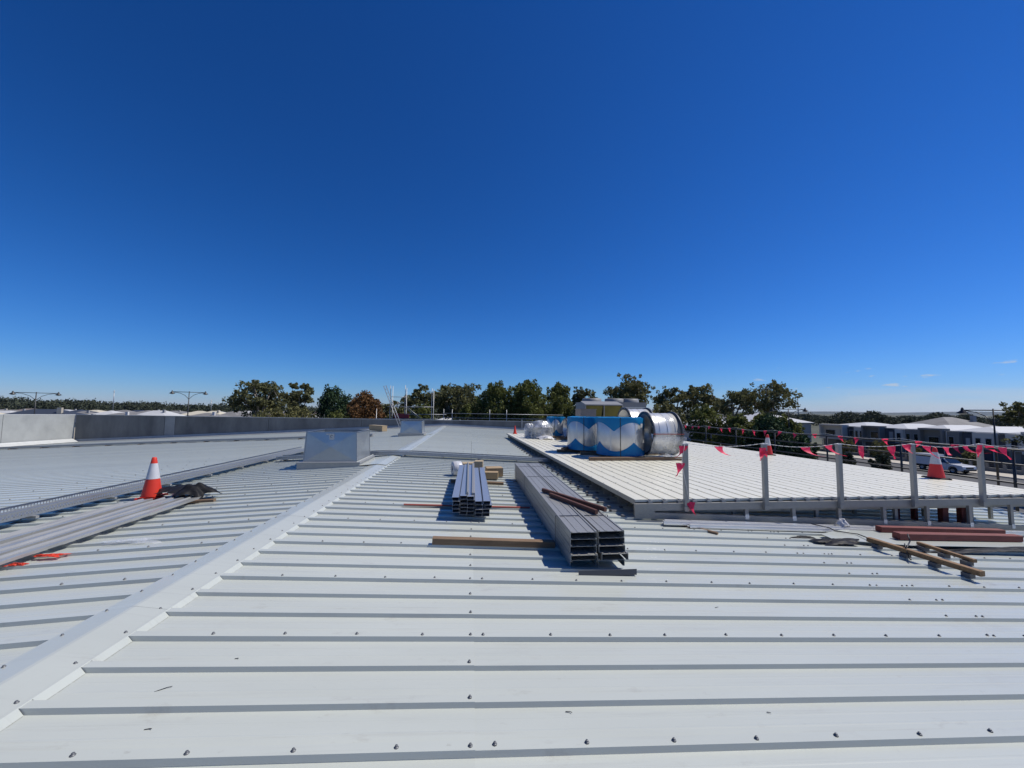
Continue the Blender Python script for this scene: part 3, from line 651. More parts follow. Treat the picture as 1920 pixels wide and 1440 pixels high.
for i in range(5):
    for j in range(3): pb_.lathe([(.0001, 0), (.009, 0)], 6, (0, 0, 0)) if False else pb_.box(DX0+.03+.05*i-.006, DX0+.03+.05*i+.006, yb-.013, yb-.008, zr0+.06+.055*j-.006, zr0+.06+.055*j+.006)
pb_.build('plate_bolt', GALVD, pt_)
xl = 4.62
while xl < 11.3:
    z0 = rz(xl)+.106; zt = DZ-.166
    if zt-z0 > .01:
        lg = MB().box(xl-.03, xl+.03, yb+.004, yb+.048, z0, zt).build('leg', ALU, dk)
        MB().box(xl-.034, xl+.034, yb-.004, yb-.0005, z0-.06, z0+.02).build('leg_cleat', SHINY, lg)
    else: MB().box(xl-.03, xl+.03, yb-.006, yb-.0005, rz(xl)+.03, DZ-.06).build('leg', ALU, dk)
    xl += .86
# guard posts along the front edge
PX = [3.53, 4.94, 6.33, 7.76, 9.14]
for x in PX:
    gp = MB().box(x-.036, x+.036, yb-.060, yb-.002, DZ-.17, 1.06).build('guard_post', ALU, dk)
    MB().box(x-.040, x+.040, yb-.064, yb+.002, 1.0605, 1.075).build('post_cap', mat('post_cap_plastic', (.5, .5, .5), .6), gp)
    MB().box(x-.05, x+.05, yb-.068, yb-.061, DZ-.15, DZ-.09).build('post_bracket', ALU, gp)
# packers and pipe beneath
for i, (x, wd, y) in enumerate(((8.15, .06, 6.75), (8.5, .06, 6.72), (8.72, .12, 6.42), (9.12, .12, 6.42))):
    o = MB().chamfer((x, y, rz(x)+.002), (x, y, DZ-.05), wd, .09, .004, (0, 1, 0)).build('timber_packer', REDT, None)
    tag(o, ['thin dark red packer post farthest left under the deck front', 'thin dark red packer post, second under the deck front', 'thick dark red packer post, third under the deck front', 'thick dark red packer post nearest the street under the deck'][i], 'packer post', 'red packer posts under the deck')
# wind-blown bunting
def flag(p, d, sz, fold, tilt, drop=1.0):
    """Pennant sewn to the cord at p along d, hanging and blown by fold and tilt."""
    b = MB(); n = 7; vv = []; d = Vector(d).normalized(); out = Vector((d.y, -d.x, 0)); wd, ht = .155*sz, .225*sz
    for i in range(n+1):
        t = i/n; wv = wd*(1-t); c = Vector(p)+Vector((0, 0, -1))*ht*t*math.cos(tilt*t)*drop+out*ht*t*math.sin(tilt*t)+d*fold*ht*t*t
        k = .02*math.sin(t*5+p[0]*3)
        vv += [c-d*wv/2+out*k, c+out*(k+.012*math.sin(t*9+p[1])), c+d*wv/2-out*k*.6]
    b.add(vv, [(i*3+j, i*3+j+1, i*3+j+4, i*3+j+3) for i in range(n) for j in range(2)], True); return b
b1 = thing('bunting_line', 'string of pink-red pennants tied along the deck guard posts', 'bunting', (0, 0, 0))
cp = []; flags1 = []
ends = [(x, yb-.031, 1.083) for x in PX]+[(10.75, yb-.03, 1.02)]
seg = [[(.42, .7, .9)], [(.55, .95, .9), (.86, .9, .7)], [(.30, .05, .1), (.72, .03, .15), (.93, -.5, .9)], [(.22, .55, .4), (.5, -.7, 1.0), (.78, 1.0, 1.1)], [(.3, .2, .3)]]
for i in range(5):
    a, c = Vector(ends[i]), Vector(ends[i+1]); sag = .055+.01*(i % 2)
    P = [a+(c-a)*t+Vector((0, 0, -sag*4*t*(1-t))) for t in [k/12 for k in range(13)]]; cp += P
    for t, fo, ti in seg[i]:
        p = a+(c-a)*t+Vector((0, 0, -sag*4*t*(1-t))); flags1.append(flag(p, (1, 0, 0), 1.0, fo, ti))
MB().path(cp, .0045, 5).build('cord', CORD, b1)
for f in flags1: f.build('pennant', PINK, b1)
for x, dz, fo, ti in ((3.50, -.02, -.5, -.4), (3.44, -.30, -.6, .3), (3.60, -.93, .3, .2), (4.90, -.05, -.5, .3), (4.93, -.1, .2, -.4), (9.10, .0, -.6, .2)):
    flag((x-.02, yb-.075, 1.06+dz), (1, 0, 0), .95, fo, ti).build('pennant', PINK, b1)
MB().path([(3.50, yb-.07, 1.06), (3.44, yb-.075, .76), (3.56, yb-.07, .13)], .003, 4).build('cord_tail', CORD, b1)

# ------------------------------------------------------------------ guard rail along the street side
gr = thing('guard_rail', 'black pipe guard rail along the street side roof edge', 'guard rail')
RX = 12.95
for i in range(13):
    y = 5.6+2.45*i
    MB().tube((RX, y, -.85), (RX, y, .78), .028, n=10).build('rail_post', BLACKM, gr)
for z in (.77, .42, -.02):
    MB().tube((RX, 2, z), (RX, 35, z), .022, n=8).build('rail', BLACKM, gr)
b2 = thing('bunting_line', 'second string of pink-red pennants along the black street side rail', 'bunting')
cp = []; fl = []
for i in range(12):
    a, c = Vector((RX-.03, 5.6+2.45*i, .88-.006*i)), Vector((RX-.03, 5.6+2.45*(i+1), .88-.006*(i+1)))
    P = [a+(c-a)*t+Vector((0, 0, -.07*4*t*(1-t))) for t in [k/8 for k in range(9)]]; cp += P
    for t in (.18, .5, .82):
        t += random.uniform(-.06, .06); p = a+(c-a)*t+Vector((0, 0, -.28*t*(1-t))); fl.append(flag(p, (0, 1, 0), 1.15, random.uniform(-.9, .9), random.uniform(-.9, .9)))
MB().path(cp, .006, 4).build('cord', CORD, b2)
for f in fl: f.build('pennant', PINK, b2)

# ------------------------------------------------------------------ wrapped ducts and fan parts on the deck
def wave(th, k, ph): return 1-abs(math.sin(k*th+ph))
def film_drum(label, x, y, r, h, z0, ph, group, k=2, wood=True):
    t = thing('wrapped_drum', label, 'duct drum', (x, y, z0), 0, group); n = 96
    MB().lathe([(r*.985, 0), (r, .01), (r, h-.01), (r*.985, h)], n).build('steel_shell', DUCT, t)
    top, bot = MB(), MB()
    for b, s in ((top, 1), (bot, 0)):
        vv = []
        for i in range(n+1):
            a = 2*math.pi*i/n; rr = r+.012+.004*math.sin(a*13)
            d = .12*h+.24*h*max(0, wave(a, k, ph if s else ph+math.pi/2*.95))**1.1
            za, zb = (h+.006, h-d) if s else (-.004, d)
            vv += [(rr*math.cos(a), rr*math.sin(a), za), ((rr+.006)*math.cos(a), (rr+.006)*math.sin(a), (za+zb)/2), ((r+.005)*math.cos(a), (r+.005)*math.sin(a), zb)]
        b.add(vv, [(i*3+j, i*3+3+j, i*3+4+j, i*3+1+j) if s == 0 else (i*3+j, i*3+1+j, i*3+4+j, i*3+3+j) for i in range(n) for j in range(2)], True)
    vv = [(0, 0, h+.012)]; 
    for q in (.5, .85, 1.0):
        for i in range(48):
            a = 2*math.pi*i/48; vv.append(((r+.012)*q*math.cos(a), (r+.012)*q*math.sin(a), h+.008+(random.uniform(-.02, .03) if q < 1 else 0)))
    top.add(vv, [(0, 1+i, 1+(i+1) % 48) for i in range(48)]+[(1+l*48+i, 49+l*48+i, 49+l*48+(i+1) % 48, 1+l*48+(i+1) % 48) for l in range(2) for i in range(48)])
    top.build('top_film', BLUE, t); bot.build('bottom_film', BLUE, t)
    for a in (.6, 2.7, 3.95, 5.0):
        s = MB(); c, si = math.cos(a), math.sin(a); s.bar((r*c, r*si, .02), (r*c, r*si, h-.02), .03, .008, (c, si, 0)); s.build('lock_seam', DUCT, t)
    for a in (4.35, 5.55):
        s = MB(); c, si = math.cos(a), math.sin(a); s.bar(((r+.02)*c, (r+.02)*si, -.05), ((r+.02)*c, (r+.02)*si, h+.02), .02, .004, (c, si, 0)); s.build('strap', STRAP, t)
    return t
ZT = DZ+.10
film_drum('large steel drum with scalloped blue film nearest the guard posts', 4.74, 12.0, .73, 1.14, ZT, 1.25, 'blue film wrapped drums')
film_drum('blue film wrapped drum partly hidden behind the larger one', 4.02, 13.42, .62, 1.10, ZT+.02, .2, 'blue film wrapped drums')
film_drum('small far blue film wrapped drum among plastic wrapped parts', 4.62, 20.9, .50, .98, ZT, .7, 'blue film wrapped drums', 3)
MB().box(-.05, .05, -.003, .003, -.06, .06).build('paper_label', WHITE, [o for o in bpy.data.objects if o.name == 'wrapped_drum'][0], (.42, -.658, .92), .57)
def ring(label, x0, x1, y, r, z0, group, film=False, strapz=.05):
    t = thing('fan_ring', label, 'fan duct', ((x0+x1)/2, y, z0), 0, group); hl = (x1-x0)/2; c = (0, 0, r)
    MB().lathe([(r, -hl), (r-.012, -hl), (r-.012, hl), (r, hl), (r, -hl)], 56, c, 'x').build('casing', DUCT, t)
    for s in (-1, 1):
        MB().lathe([(r+.004, s*hl-s*.05), (r+.055, s*hl-s*.05), (r+.055, s*hl), (r-.03, s*hl+s*.002), (r-.03, s*hl-s*.004)], 56, c, 'x').build('flange', FANF, t)
    MB().lathe([(r-.03, -hl+.002), (r-.12, -hl+.12), (r*.62, -hl+.30), (r*.58, -hl+.42)], 48, c, 'x').build('inlet_cone', DUCT, t)
    for q in (-.33, 0, .33): MB().lathe([(r-.001, q*hl*1.6-.012), (r+.010, q*hl*1.6), (r-.001, q*hl*1.6+.012)], 56, c, 'x').build('stiffening_bead', DUCT, t)
    for k in range(18):
        a = 2*math.pi*k/18; MB().box(-.006, .006, -.012, .012, -.012, .012).build('flange_bolt', GALV, t, (-hl-.006, (r+.03)*math.cos(a), r+(r+.03)*math.sin(a)))
    hub = MB().lathe([(.001, -.10), (.10, -.09), (.15, -.03), (.15, .16)], 24, c, 'x').build('hub', FANF, t)
    for k in range(7):
        a = 2*math.pi*k/7+.2; b = MB(); e = Vector((0, math.cos(a), math.sin(a))); u = Vector((0, -math.sin(a), math.cos(a)))
        P = []
        for rr, tw, wd in ((.13, .8, .10), (r*.5, .6, .13), (r*.9, .42, .15)):
            m_ = Vector(c)+e*rr+Vector((.03, 0, 0)); d_ = u*math.cos(tw)+Vector((math.sin(tw), 0, 0)); P += [m_-d_*wd, m_+d_*wd]
        b.add(P, [(0, 1, 3, 2), (2, 3, 5, 4)], True).build('blade', FANF, hub)
    MB().lathe([(r+.008, -hl+.06), (r+.010, hl-.06)], 56, c, 'x', rad(-8), rad(-4)).build('strap', REDST, t) if False else None
    zz = r*1.02; yy = -math.sqrt(max(0, (r+.062)**2-(zz-r)**2))
    MB().bar((-hl-.01, yy, zz), (hl+.01, yy, zz), .004, .022).build('strap', REDST, t)
    if film:
        f = MB(); n = 40; vv = []
        for i in range(n+1):
            a = rad(185)+rad(170)*i/n
            for q, hh in ((1.0, -hl-.05), (1.0, 0), (1.0, hl+.05)):
                ro = r+.075+.025*math.sin(a*9+hh*5)+random.uniform(0, .012); vv.append((hh, ro*math.cos(a)*1.04, max(.012, r+ro*math.sin(a))))
        f.add(vv, [(i*3+j, i*3+3+j, i*3+4+j, i*3+1+j) for i in range(n) for j in range(2)], True).build('plastic_wrap', FILM, t)
    return t
FANF = mat('fan_flange', (.10, .105, .11), .45, .5, .4, 8)
ring('large shiny round fan section lying nearest the guard posts', 5.42, 6.36, 11.75, .63, ZT+.04, 'round fan sections', True)
ring('shiny round fan section lying behind the large blue drum', 5.55, 6.45, 13.7, .70, ZT+.04, 'round fan sections')
ring('plastic wrapped round fan section behind the hidden blue drum', 4.75, 5.6, 19.4, .46, ZT, 'round fan sections', True)
for i, (a, b, lb) in enumerate((((3.45, 11.12), (6.35, 11.12), 'long timber bearer along the front of the drums on deck'), ((3.6, 12.55), (6.5, 12.55), 'long timber bearer under the middle of the drums on deck'), ((3.0, 13.35), (5.4, 13.75), 'timber bearer under the hidden blue drum, jutting out'), ((3.3, 14.0), (6.6, 14.0), 'rear timber bearer under the fan sections on deck'), ((4.2, 18.95), (5.8, 18.95), 'timber bearer under the far wrapped fan section'), ((4.2, 20.3), (5.6, 20.3), 'timber bearer under the far small blue drum'))):
    timber(lb, (*a, DZ+.004), (*b, DZ+.004), .11, .095, TIMB)
timber('short timber offcut jutting out beside the hidden blue drum', (3.12, 13.05, DZ+.1), (3.42, 13.5, DZ+.1), .10, .09, TIMB)
crumple('clear_plastic_film', FILM, 'clear plastic sheet gathered round the large fan section foot', 'plastic film', (6.0, 11.35, DZ+.01), .55, .35, .16, 21)
# plastic wrapped parts on the far deck
wp = thing('wrapped_plenum', 'clear plastic wrapped grey duct hood left of the small blue drum', 'wrapped duct', (3.62, 20.1, DZ))
MB().lathe([(.30, 0), (.44, .06), (.52, .45), (.55, .55), (.56, .57), (.50, .575)], 28).build('hood_body', GALVD, wp)
MB().lathe([(.565, .535), (.58, .55), (.565, .575)], 28).build('band', STRAP, wp)
MB().lathe([(.30, .58), (.26, .78), (.05, .82)], 20).build('cap', GALV, wp)
q = MB(); vv = []
for l, (r_, z) in enumerate(((.62, 0), (.60, .3), (.63, .56), (.50, .70), (.34, .88), (.02, .92))):
    for i in range(28): a = 2*math.pi*i/28; rr = r_*(1+random.uniform(-.05, .05)); vv.append((rr*math.cos(a), rr*math.sin(a), z+random.uniform(0, .02)))
q.add(vv, [(l*28+i, l*28+(i+1) % 28, l*28+28+(i+1) % 28, l*28+28+i) for l in range(5) for i in range(28)], False).build('plastic_wrap', FILM, wp)
wp2 = thing('wrapped_elbow', 'dark plastic wrapped duct elbow at the deck\'s left far corner', 'wrapped duct', (3.0, 20.3, DZ))
MB().path([(0, 0, 0), (0, 0, .35), (.08, 0, .55), (.25, 0, .66)], .17, 16).build('elbow_body', GALVD, wp2)
MB().lathe([(.24, 0), (.22, .3), (.25, .5), (.15, .74), (.02, .78)], 14).build('plastic_wrap', FILM, wp2)
crumple('white_plastic_sheet', PLASW, 'white plastic sheet heaped on the deck before the wrapped hood', 'plastic sheet', (3.75, 19.25, DZ), .50, .28, .22, 31)
cr = thing('shipping_crate', 'grey-brown cardboard crate behind the hidden blue drum', 'crate', (4.72, 15.7, DZ))
MB().box(-.32, .32, -.4, .4, .10, 1.50).build('crate_body', CARDD, cr); MB().box(-.34, .34, -.42, .42, 1.501, 1.53).build('crate_lid', CARDD, cr)
for x in (-.24, 0, .24): MB().box(x-.05, x+.05, -.4, .4, 0, .099).build('skid', TIMB, cr)
# rooftop air handling unit
ac = thing('air_handling_unit', 'grey rooftop air handling unit with hooded yellow filters', 'air handling unit', (6.95, 18.0, DZ))
MB().box(-1.3, 1.75, .55, 2.6, .16, 1.90).build('casing', ACG, ac)
MB().box(-1.4, 1.85, .45, 2.7, 0, .155).build('skid_base', GALVD, ac)
fp = MB().box(.28, 1.62, .500, .549, .62, 1.58).build('access_panel', ACL, ac)
MB().box(.93, .945, .494, .4995, .64, 1.56).build('panel_joint', DARKIN, fp); MB().box(.20, 1.70, .44, .549, 1.60, 1.66).build('rain_lip', WHITE, ac)
for x in (.55, 1.05): MB().box(x, x+.16, .47, .499, .70, .78).build('handle', BLACKM, fp)
MB().lathe([(.0001, 0), (.05, 0)], 12, (0, 0, 0)).build('badge', BLACKM, fp, (.45, .49, 1.42)).rotation_euler = (rad(90), 0, 0)
hood = MB(); hx0, hx1 = -1.62, .22
hood.prism([(.55, 1.93), (-.25, 1.76), (-.25, 1.71), (.55, 1.88)], hx0, hx1, 'x')
hood.build('hood_top', ACL, ac)
for i, x in enumerate((hx0, -.72, hx1-.03)):
    MB().prism([(-.25, 1.71), (-.17, 1.71), (.50, .55), (.42, .55)], x, x+.045, 'x').build('hood_frame', ACL, ac) if i == 2 else MB().box(x, x+.04, -.24, -.20, .5, 1.71).build('hood_frame', ACL, ac)
MB().prism([(-.2, 1.70), (.549, 1.87), (.549, .5)], hx1+.018, hx1+.03, 'x').build('hood_side', ACG, ac)
for i, (x0, x1) in enumerate(((hx0+.05, -.74), (-.66, hx1-.05))): MB().add([(x0, -.16, 1.70), (x1, -.16, 1.70), (x1, .40, .45), (x0, .40, .45), (x0, -.10, 1.72), (x1, -.10, 1.72), (x1, .46, .47), (x0, .46, .47)], [(3, 2, 1, 0), (4, 5, 6, 7), (0, 1, 5, 4), (2, 3, 7, 6), (1, 2, 6, 5), (3, 0, 4, 7)]).build('filter_panel', YEL, ac)
for x in (-.75, .45, 1.25):
    fc = MB().lathe([(.50, 1.901), (.48, 2.08), (.44, 2.10), (.42, 2.08), (.40, 1.93)], 28, (x if x > -.7 else x, 1.5, 0)).build('fan_cowl', ACL, ac)
    g = MB()
    for k in range(6): a = math.pi*k/6; g.bar((x-.44*math.cos(a), 1.5-.44*math.sin(a), 2.095), (x+.44*math.cos(a), 1.5+.44*math.sin(a), 2.095), .012, .008)
    g.build('fan_guard', BLACKM, fc)
# ------------------------------------------------------------------ material lying before the deck
def strip(label, x0, x1, y0, y1, wd, h, lift, M=SHINY, hat=True):
    a, c = Vector((x0, y0, rz(x0)+lift)), Vector((x1, y1, rz(x1)+lift)); L = (c-a).length; d = (c-a)/L; sd = Vector((d.y, -d.x, 0)); u = Vector((0, 0, 1)); b = MB()
    sec = [(-wd/2, h*.3), (-wd/2+.004, 0), (-wd*.2, 0), (-wd*.15, h), (wd*.15, h), (wd*.2, 0), (wd/2-.004, 0), (wd/2, h*.3)]
    n = len(sec); N = 10; vv = []
    for i in range(N+1):
        q = a+d*L*i/N; vv += [q+sd*s+u*(v+.002*math.sin(i*2.1+x0)) for s, v in sec]
    vv += [p-u*.003 for p in vv]; o = n*(N+1)
    b.add(vv, [(i*n+j, (i+1)*n+j, (i+1)*n+j+1, i*n+j+1) for i in range(N) for j in range(n-1)]+[(o+i*n+j+1, o+(i+1)*n+j+1, o+(i+1)*n+j, o+i*n+j) for i in range(N) for j in range(n-1)])
    return tag(b.build('metal_flashing', M, None), label, 'metal flashing', 'bright flashings before the plant deck')
strip('bright metal flashing lying closest to the deck base rail', 3.08, 9.9, 5.98, 6.02, .11, .035, .006)
strip('bright metal flashing, second from the deck base rail', 3.0, 9.6, 5.86, 5.92, .10, .045, .007)
strip('bright metal flashing, third from the deck base rail', 3.35, 9.3, 5.73, 5.80, .11, .04, .006)
timber('short angled timber offcut poking out under the bright flashings', onroof(3.28, 5.98, -.028), onroof(3.66, 5.5, -.028), .05, .034, TIMB)
crumple('plastic_bag', PLASW, 'small crumpled white plastic bag before the deck legs', 'plastic bag', onroof(6.15, 5.93, .03), .12, .09, .15, 41, 14)
timber('rear red primed timber beam lying on the roof', onroof(6.5, 5.66, .05), onroof(8.86, 5.72, .05), .10, .085, REDT, name='timber_beam', ch=.004)
timber('front red primed timber beam with chamfered pale end', onroof(6.35, 5.28, .055), onroof(8.6, 5.36, .055), .11, .095, REDT, name='timber_beam', ch=.008)
# flat white sheet on packers below the beams
ws = MB(); x0, x1, y0, y1 = 5.35, 8.75, 5.02, 5.62
ws.add([(x0, y0+.28, rz(x0)+.012), (6.3, y0, rz(6.3)+.045), (x1, y0+.05, rz(x1)+.05), (x1, y1, rz(x1)+.05), (5.9, y1+.1, rz(5.9)+.045), (x0, y1-.1, rz(x0)+.025)]+[(x0, y0+.28, rz(x0)+.008), (6.3, y0, rz(6.3)+.041), (x1, y0+.05, rz(x1)+.046), (x1, y1, rz(x1)+.046), (5.9, y1+.1, rz(5.9)+.041), (x0, y1-.1, rz(x0)+.021)],
       [(0, 1, 5), (1, 4, 5), (1, 2, 3, 4), (11, 7, 6), (11, 10, 7), (10, 9, 8, 7), (0, 6, 7, 1), (1, 7, 8, 2)])
tag(ws.build('metal_sheet', ROOF, None), 'flat pale metal sheet lying beneath the red timber beams', 'metal sheet')
crumple('black_plastic_wrap', PLASB, 'strip of black plastic along the near edge of the pale sheet', 'plastic sheet', onroof(7.3, 4.99, .0), 1.75, .10, .03, 51, 26)
crumple('black_plastic_wrap', PLASB, 'black plastic bunched at the pale sheet\'s left corner', 'plastic sheet', onroof(5.30, 5.20, .0), .42, .15, .05, 53)
crumple('black_plastic_wrap', PLASB, 'small black plastic scrap left of the pale sheet', 'plastic sheet', onroof(4.95, 5.42, -.02), .22, .07, .03, 57)
def stick(label, a, c, wd, ht, blocks):
    t = thing('timber_batten', label, 'timber batten', onroof(*a)); d = Vector(c)-Vector(a); L = d.length; t.rotation_euler.z = math.atan2(d.y, d.x)
    dz = (rz(c[0])-rz(a[0]))
    MB().chamfer((0, 0, .052+ht/2), (L, 0, .052+ht/2+dz), wd, ht, .005).build('batten', TIMBO2, t)
    for q in blocks: MB().box(L*q-.04, L*q+.04, -.06, .03, -.004+dz*q, .0515+dz*q).build('spacer_block', MATS['dark_zinc_and_shade'], t)
    return t
TIMBO2 = mat('brown_timber', (.27, .16, .07), .7, 0, .8, 4, .3, 60, c2=(.15, .085, .04), stretch=(6, 6, 6))
stick('long brown timber batten on small blocks, nearest in the right foreground', (5.72, 5.13), (5.83, 3.95), .075, .06, (.10, .38, .64, .90))
stick('shorter brown timber batten on small blocks behind the long one', (6.42, 5.05), (6.37, 4.38), .05, .042, (.12, .5, .88))
tie = MB().path([(5.80, 4.72, rz(5.8)+.16), (5.74, 4.66, rz(5.7)+.10), (5.70, 4.60, rz(5.7)+.03), (5.63, 4.52, rz(5.6)+.02)], .008, 5).path([(5.74, 4.66, rz(5.7)+.10), (5.98, 4.80, rz(6)+.17), (6.05, 4.88, rz(6)+.24)], .008, 5)
tag(tie.build('cable_tie', STRAP, None), 'black strap knotted over the long brown timber batten', 'strap')
tie = MB().path([onroof(5.6, 5.95, .06), onroof(5.72, 5.75, .06), onroof(5.70, 5.62, .05), onroof(5.9, 5.45, .06), onroof(5.82, 5.2, .07)], .008, 5)
tag(tie.build('loose_strap', STRAP, None), 'loose black strap trailing over the pale metal sheet', 'strap')
pp = MB().tube((10.1, 5.95, rz(10)+.42), (10.9, 5.55, rz(10.9)+.16), .045, n=16)
tag(pp.build('metal_pipe', SHINY, None), 'bright metal pipe leaning against the deck end at the picture edge', 'metal pipe')
# ------------------------------------------------------------------ rails and scaffold behind the far parapet
rl = thing('safety_rail', 'thin steel safety rail standing behind the far parapet', 'safety rail')
for x in (-2.5, -1.75, 1.65, 3.2, 7.0): MB().tube((x, 35.4, -.6), (x, 35.4, 1.62 if x < 6 else 1.1), .024, n=6).build('rail_post', SCAF, rl)
for z in (1.22, .82): MB().tube((-2.5, 35.4, z+.03), (8.5, 35.4, z-.05), .02, n=6).build('rail', SCAF, rl)
tag(MB().chamfer((4.55, 34.8, rz(4.5)), (4.55, 34.8, .74), .09, .05, .004, (0, 1, 0)).build('steel_post', GALVD, None), 'pale steel post standing against the far parapet wall', 'post')
sf = thing('scaffold', 'tube scaffold with a ladder beam standing beyond the far parapet', 'scaffold')
for x, z1 in ((-7.67, 3.8), (-7.46, 3.75), (-6.3, 3.85), (-6.17, 3.6), (-3.8, 3.6), (-3.63, 3.5), (-8.9, 1.6)):
    MB().tube((x, 37.5, G), (x, 37.5, z1), .03, n=6).build('standard', SCAF, sf)
for x0, x1, z, yy in ((-7.7, -6.1, 2.72, 37.44), (-7.9, -3.6, 1.80, 37.44), (-9.0, -3.6, .66, 37.44), (-6.3, -2.4, 1.1, 37.44)):
    MB().tube((x0, yy, z), (x1, yy, z), .026, n=6).build('ledger', SCAF, sf)
MB().tube((-6.3, 37.4, 1.8), (-4.9, 37.4, .65), .026, n=6).build('brace', SCAF, sf); MB().tube((-6.1, 37.4, 1.8), (-4.7, 37.4, .65), .026, n=6).build('brace', SCAF, sf)
pn = MB().box(-7.3, -5.9, 37.46, 37.52, .70, 1.15).build('sign_board', mat('red_board', (.42, .03, .03), .5), sf)
bmb = MB()
p0, p1 = Vector((-6.05, 34.3, rz(-6)+.02)), Vector((-8.15, 37.2, 3.75)); ax = (p1-p0).normalized(); sdv = Vector((1, 0, 0)).cross(ax).cross(ax).normalized()
for s in (-1, 1): bmb.tube(p0+sdv*s*.11, p1+sdv*s*.11, .028, n=6)
for k in range(22): bmb.tube(p0.lerp(p1, (k+.5)/22)-sdv*.11, p0.lerp(p1, (k+1 if k % 2 else k)/22)+sdv*.11, .014, n=4)
tag(bmb.build('ladder_beam', SCAF, None), 'lattice ladder beam leaning over the parapet left of the far vent', 'ladder beam')

# ------------------------------------------------------------------ ground, street, hills
GRM = mat('dry_ground', (.085, .085, .055), .95, 0, .9, .03, 0, c2=(.04, .05, .03))
struct(MB().add([(-9000, -400, G-.02), (12000, -400, G-.02), (12000, 12000, G-.02), (-9000, 12000, G-.02)], [(0, 1, 2, 3)]).build('ground', GRM, None))
def terr(name, fn, x0, x1, y0, y1, nx, ny, M):
    v = [(x0+(x1-x0)*i/nx, y0+(y1-y0)*j/ny, fn(x0+(x1-x0)*i/nx, y0+(y1-y0)*j/ny)) for j in range(ny+1) for i in range(nx+1)]
    b = MB().add(v, [(j*(nx+1)+i, j*(nx+1)+i+1, (j+1)*(nx+1)+i+1, (j+1)*(nx+1)+i) for j in range(ny) for i in range(nx)], True)
    return struct(b.build(name, M, None))
def roadstrip(name, x0, x1, y0, y1, z, M):
    return struct(MB().add([(x0, y0, z), (x1, y0, z), (x1, y1, z), (x0, y1, z)], [(0, 1, 2, 3)]).build(name, M, None))
ASPH = mat('asphalt', (.085, .085, .085), .9, 0, .6, .5, .2, 30, c2=(.055, .055, .057))
PAVE = mat('concrete_path', (.46, .42, .35), .9, 0, .5, .4, .1, 20, c2=(.36, .33, .28))
roadstrip('road', 50.2, 59.6, -40, 160, G+.004, ASPH)
struct(MB().box(59.6, 59.85, -40, 160, G, G+.13).build('kerb', PAVE, None)); struct(MB().box(49.95, 50.2, -40, 160, G, G+.13).build('kerb', PAVE, None))
struct(MB().box(59.85, 63.4, -40, 160, G, G+.11).build('footpath', PAVE, None)); struct(MB().box(47.2, 49.95, -40, 160, G, G+.11).build('footpath', PAVE, None))
roadstrip('car_park', 14, 47.2, -40, 34, G+.004, ASPH)
for y0, y1 in ((66, 71),): struct(MB().box(63.4, 68, y0, y1, G+.0, G+.105).build('driveway', PAVE, None))
HILLM = mat('hill_scrub', (.030, .040, .030), .95, 0, .8, .003, 0, c2=(.020, .030, .022))
def hz(x, y):
    a = x/7000
    return G+(20+34*math.exp(-((a-.98)/.09)**2)+42*math.exp(-((a-1.40)/.15)**2)+24*math.exp(-((a-1.17)/.07)**2)-20*math.exp(-((a-.78)/.12)**2)+12*math.sin(a*9+1)+5*math.sin(a*31))*math.sin(math.pi*min(1, max(0, (y-5400)/2600)))
terr('hills', hz, -2000, 12000, 5400, 8000, 90, 8, HILLM)

HZ = bpy.data.materials.new('haze_air'); HZ.use_nodes = True; hn = HZ.node_tree; hn.nodes.remove(hn.nodes['Principled BSDF'])
pv = hn.nodes.new('ShaderNodeVolumePrincipled'); pv.inputs['Color'].default_value = (.72, .84, 1, 1); pv.inputs['Density'].default_value = 2.4e-5; pv.inputs['Anisotropy'].default_value = .2
hn.links.new(pv.outputs[0], hn.nodes['Material Output'].inputs['Volume'])
hb = MB().box(-9100, 12100, -500, 12100, G-1.1, 120).build('haze', HZ, None); hb['kind'] = 'stuff'

# ------------------------------------------------------------------ trees
BARK = mat('gum_bark', (.40, .35, .30), .85, 0, .8, 1.5, c2=(.16, .13, .11))
BARKD = mat('dark_bark', (.10, .08, .06), .9, 0, .6, 2)
LG = mat('gum_leaves', (.155, .155, .068), .75, 0, .6, .35, c2=(.075, .084, .038), spec=.2, trans=.3, island=.45)
LG2 = mat('gum_leaves_olive', (.175, .165, .064), .75, 0, .6, .35, c2=(.088, .092, .038), spec=.2, trans=.3, island=.45)
LP = mat('broadleaf_green', (.140, .152, .042), .75, 0, .6, .4, c2=(.078, .096, .026), spec=.2, trans=.3, island=.45)
LN = mat('pine_needles', (.048, .082, .034), .75, 0, .6, .4, c2=(.028, .054, .024), spec=.2, trans=.1, island=.35)
LA = mat('autumn_leaves', (.20, .10, .038), .75, 0, .7, .4, c2=(.11, .066, .028), spec=.2, trans=.2, island=.4)
LD = mat('scrub_leaves', (.055, .064, .038), .8, 0, .7, .05, c2=(.034, .044, .030), spec=.15, trans=.1, island=.4)
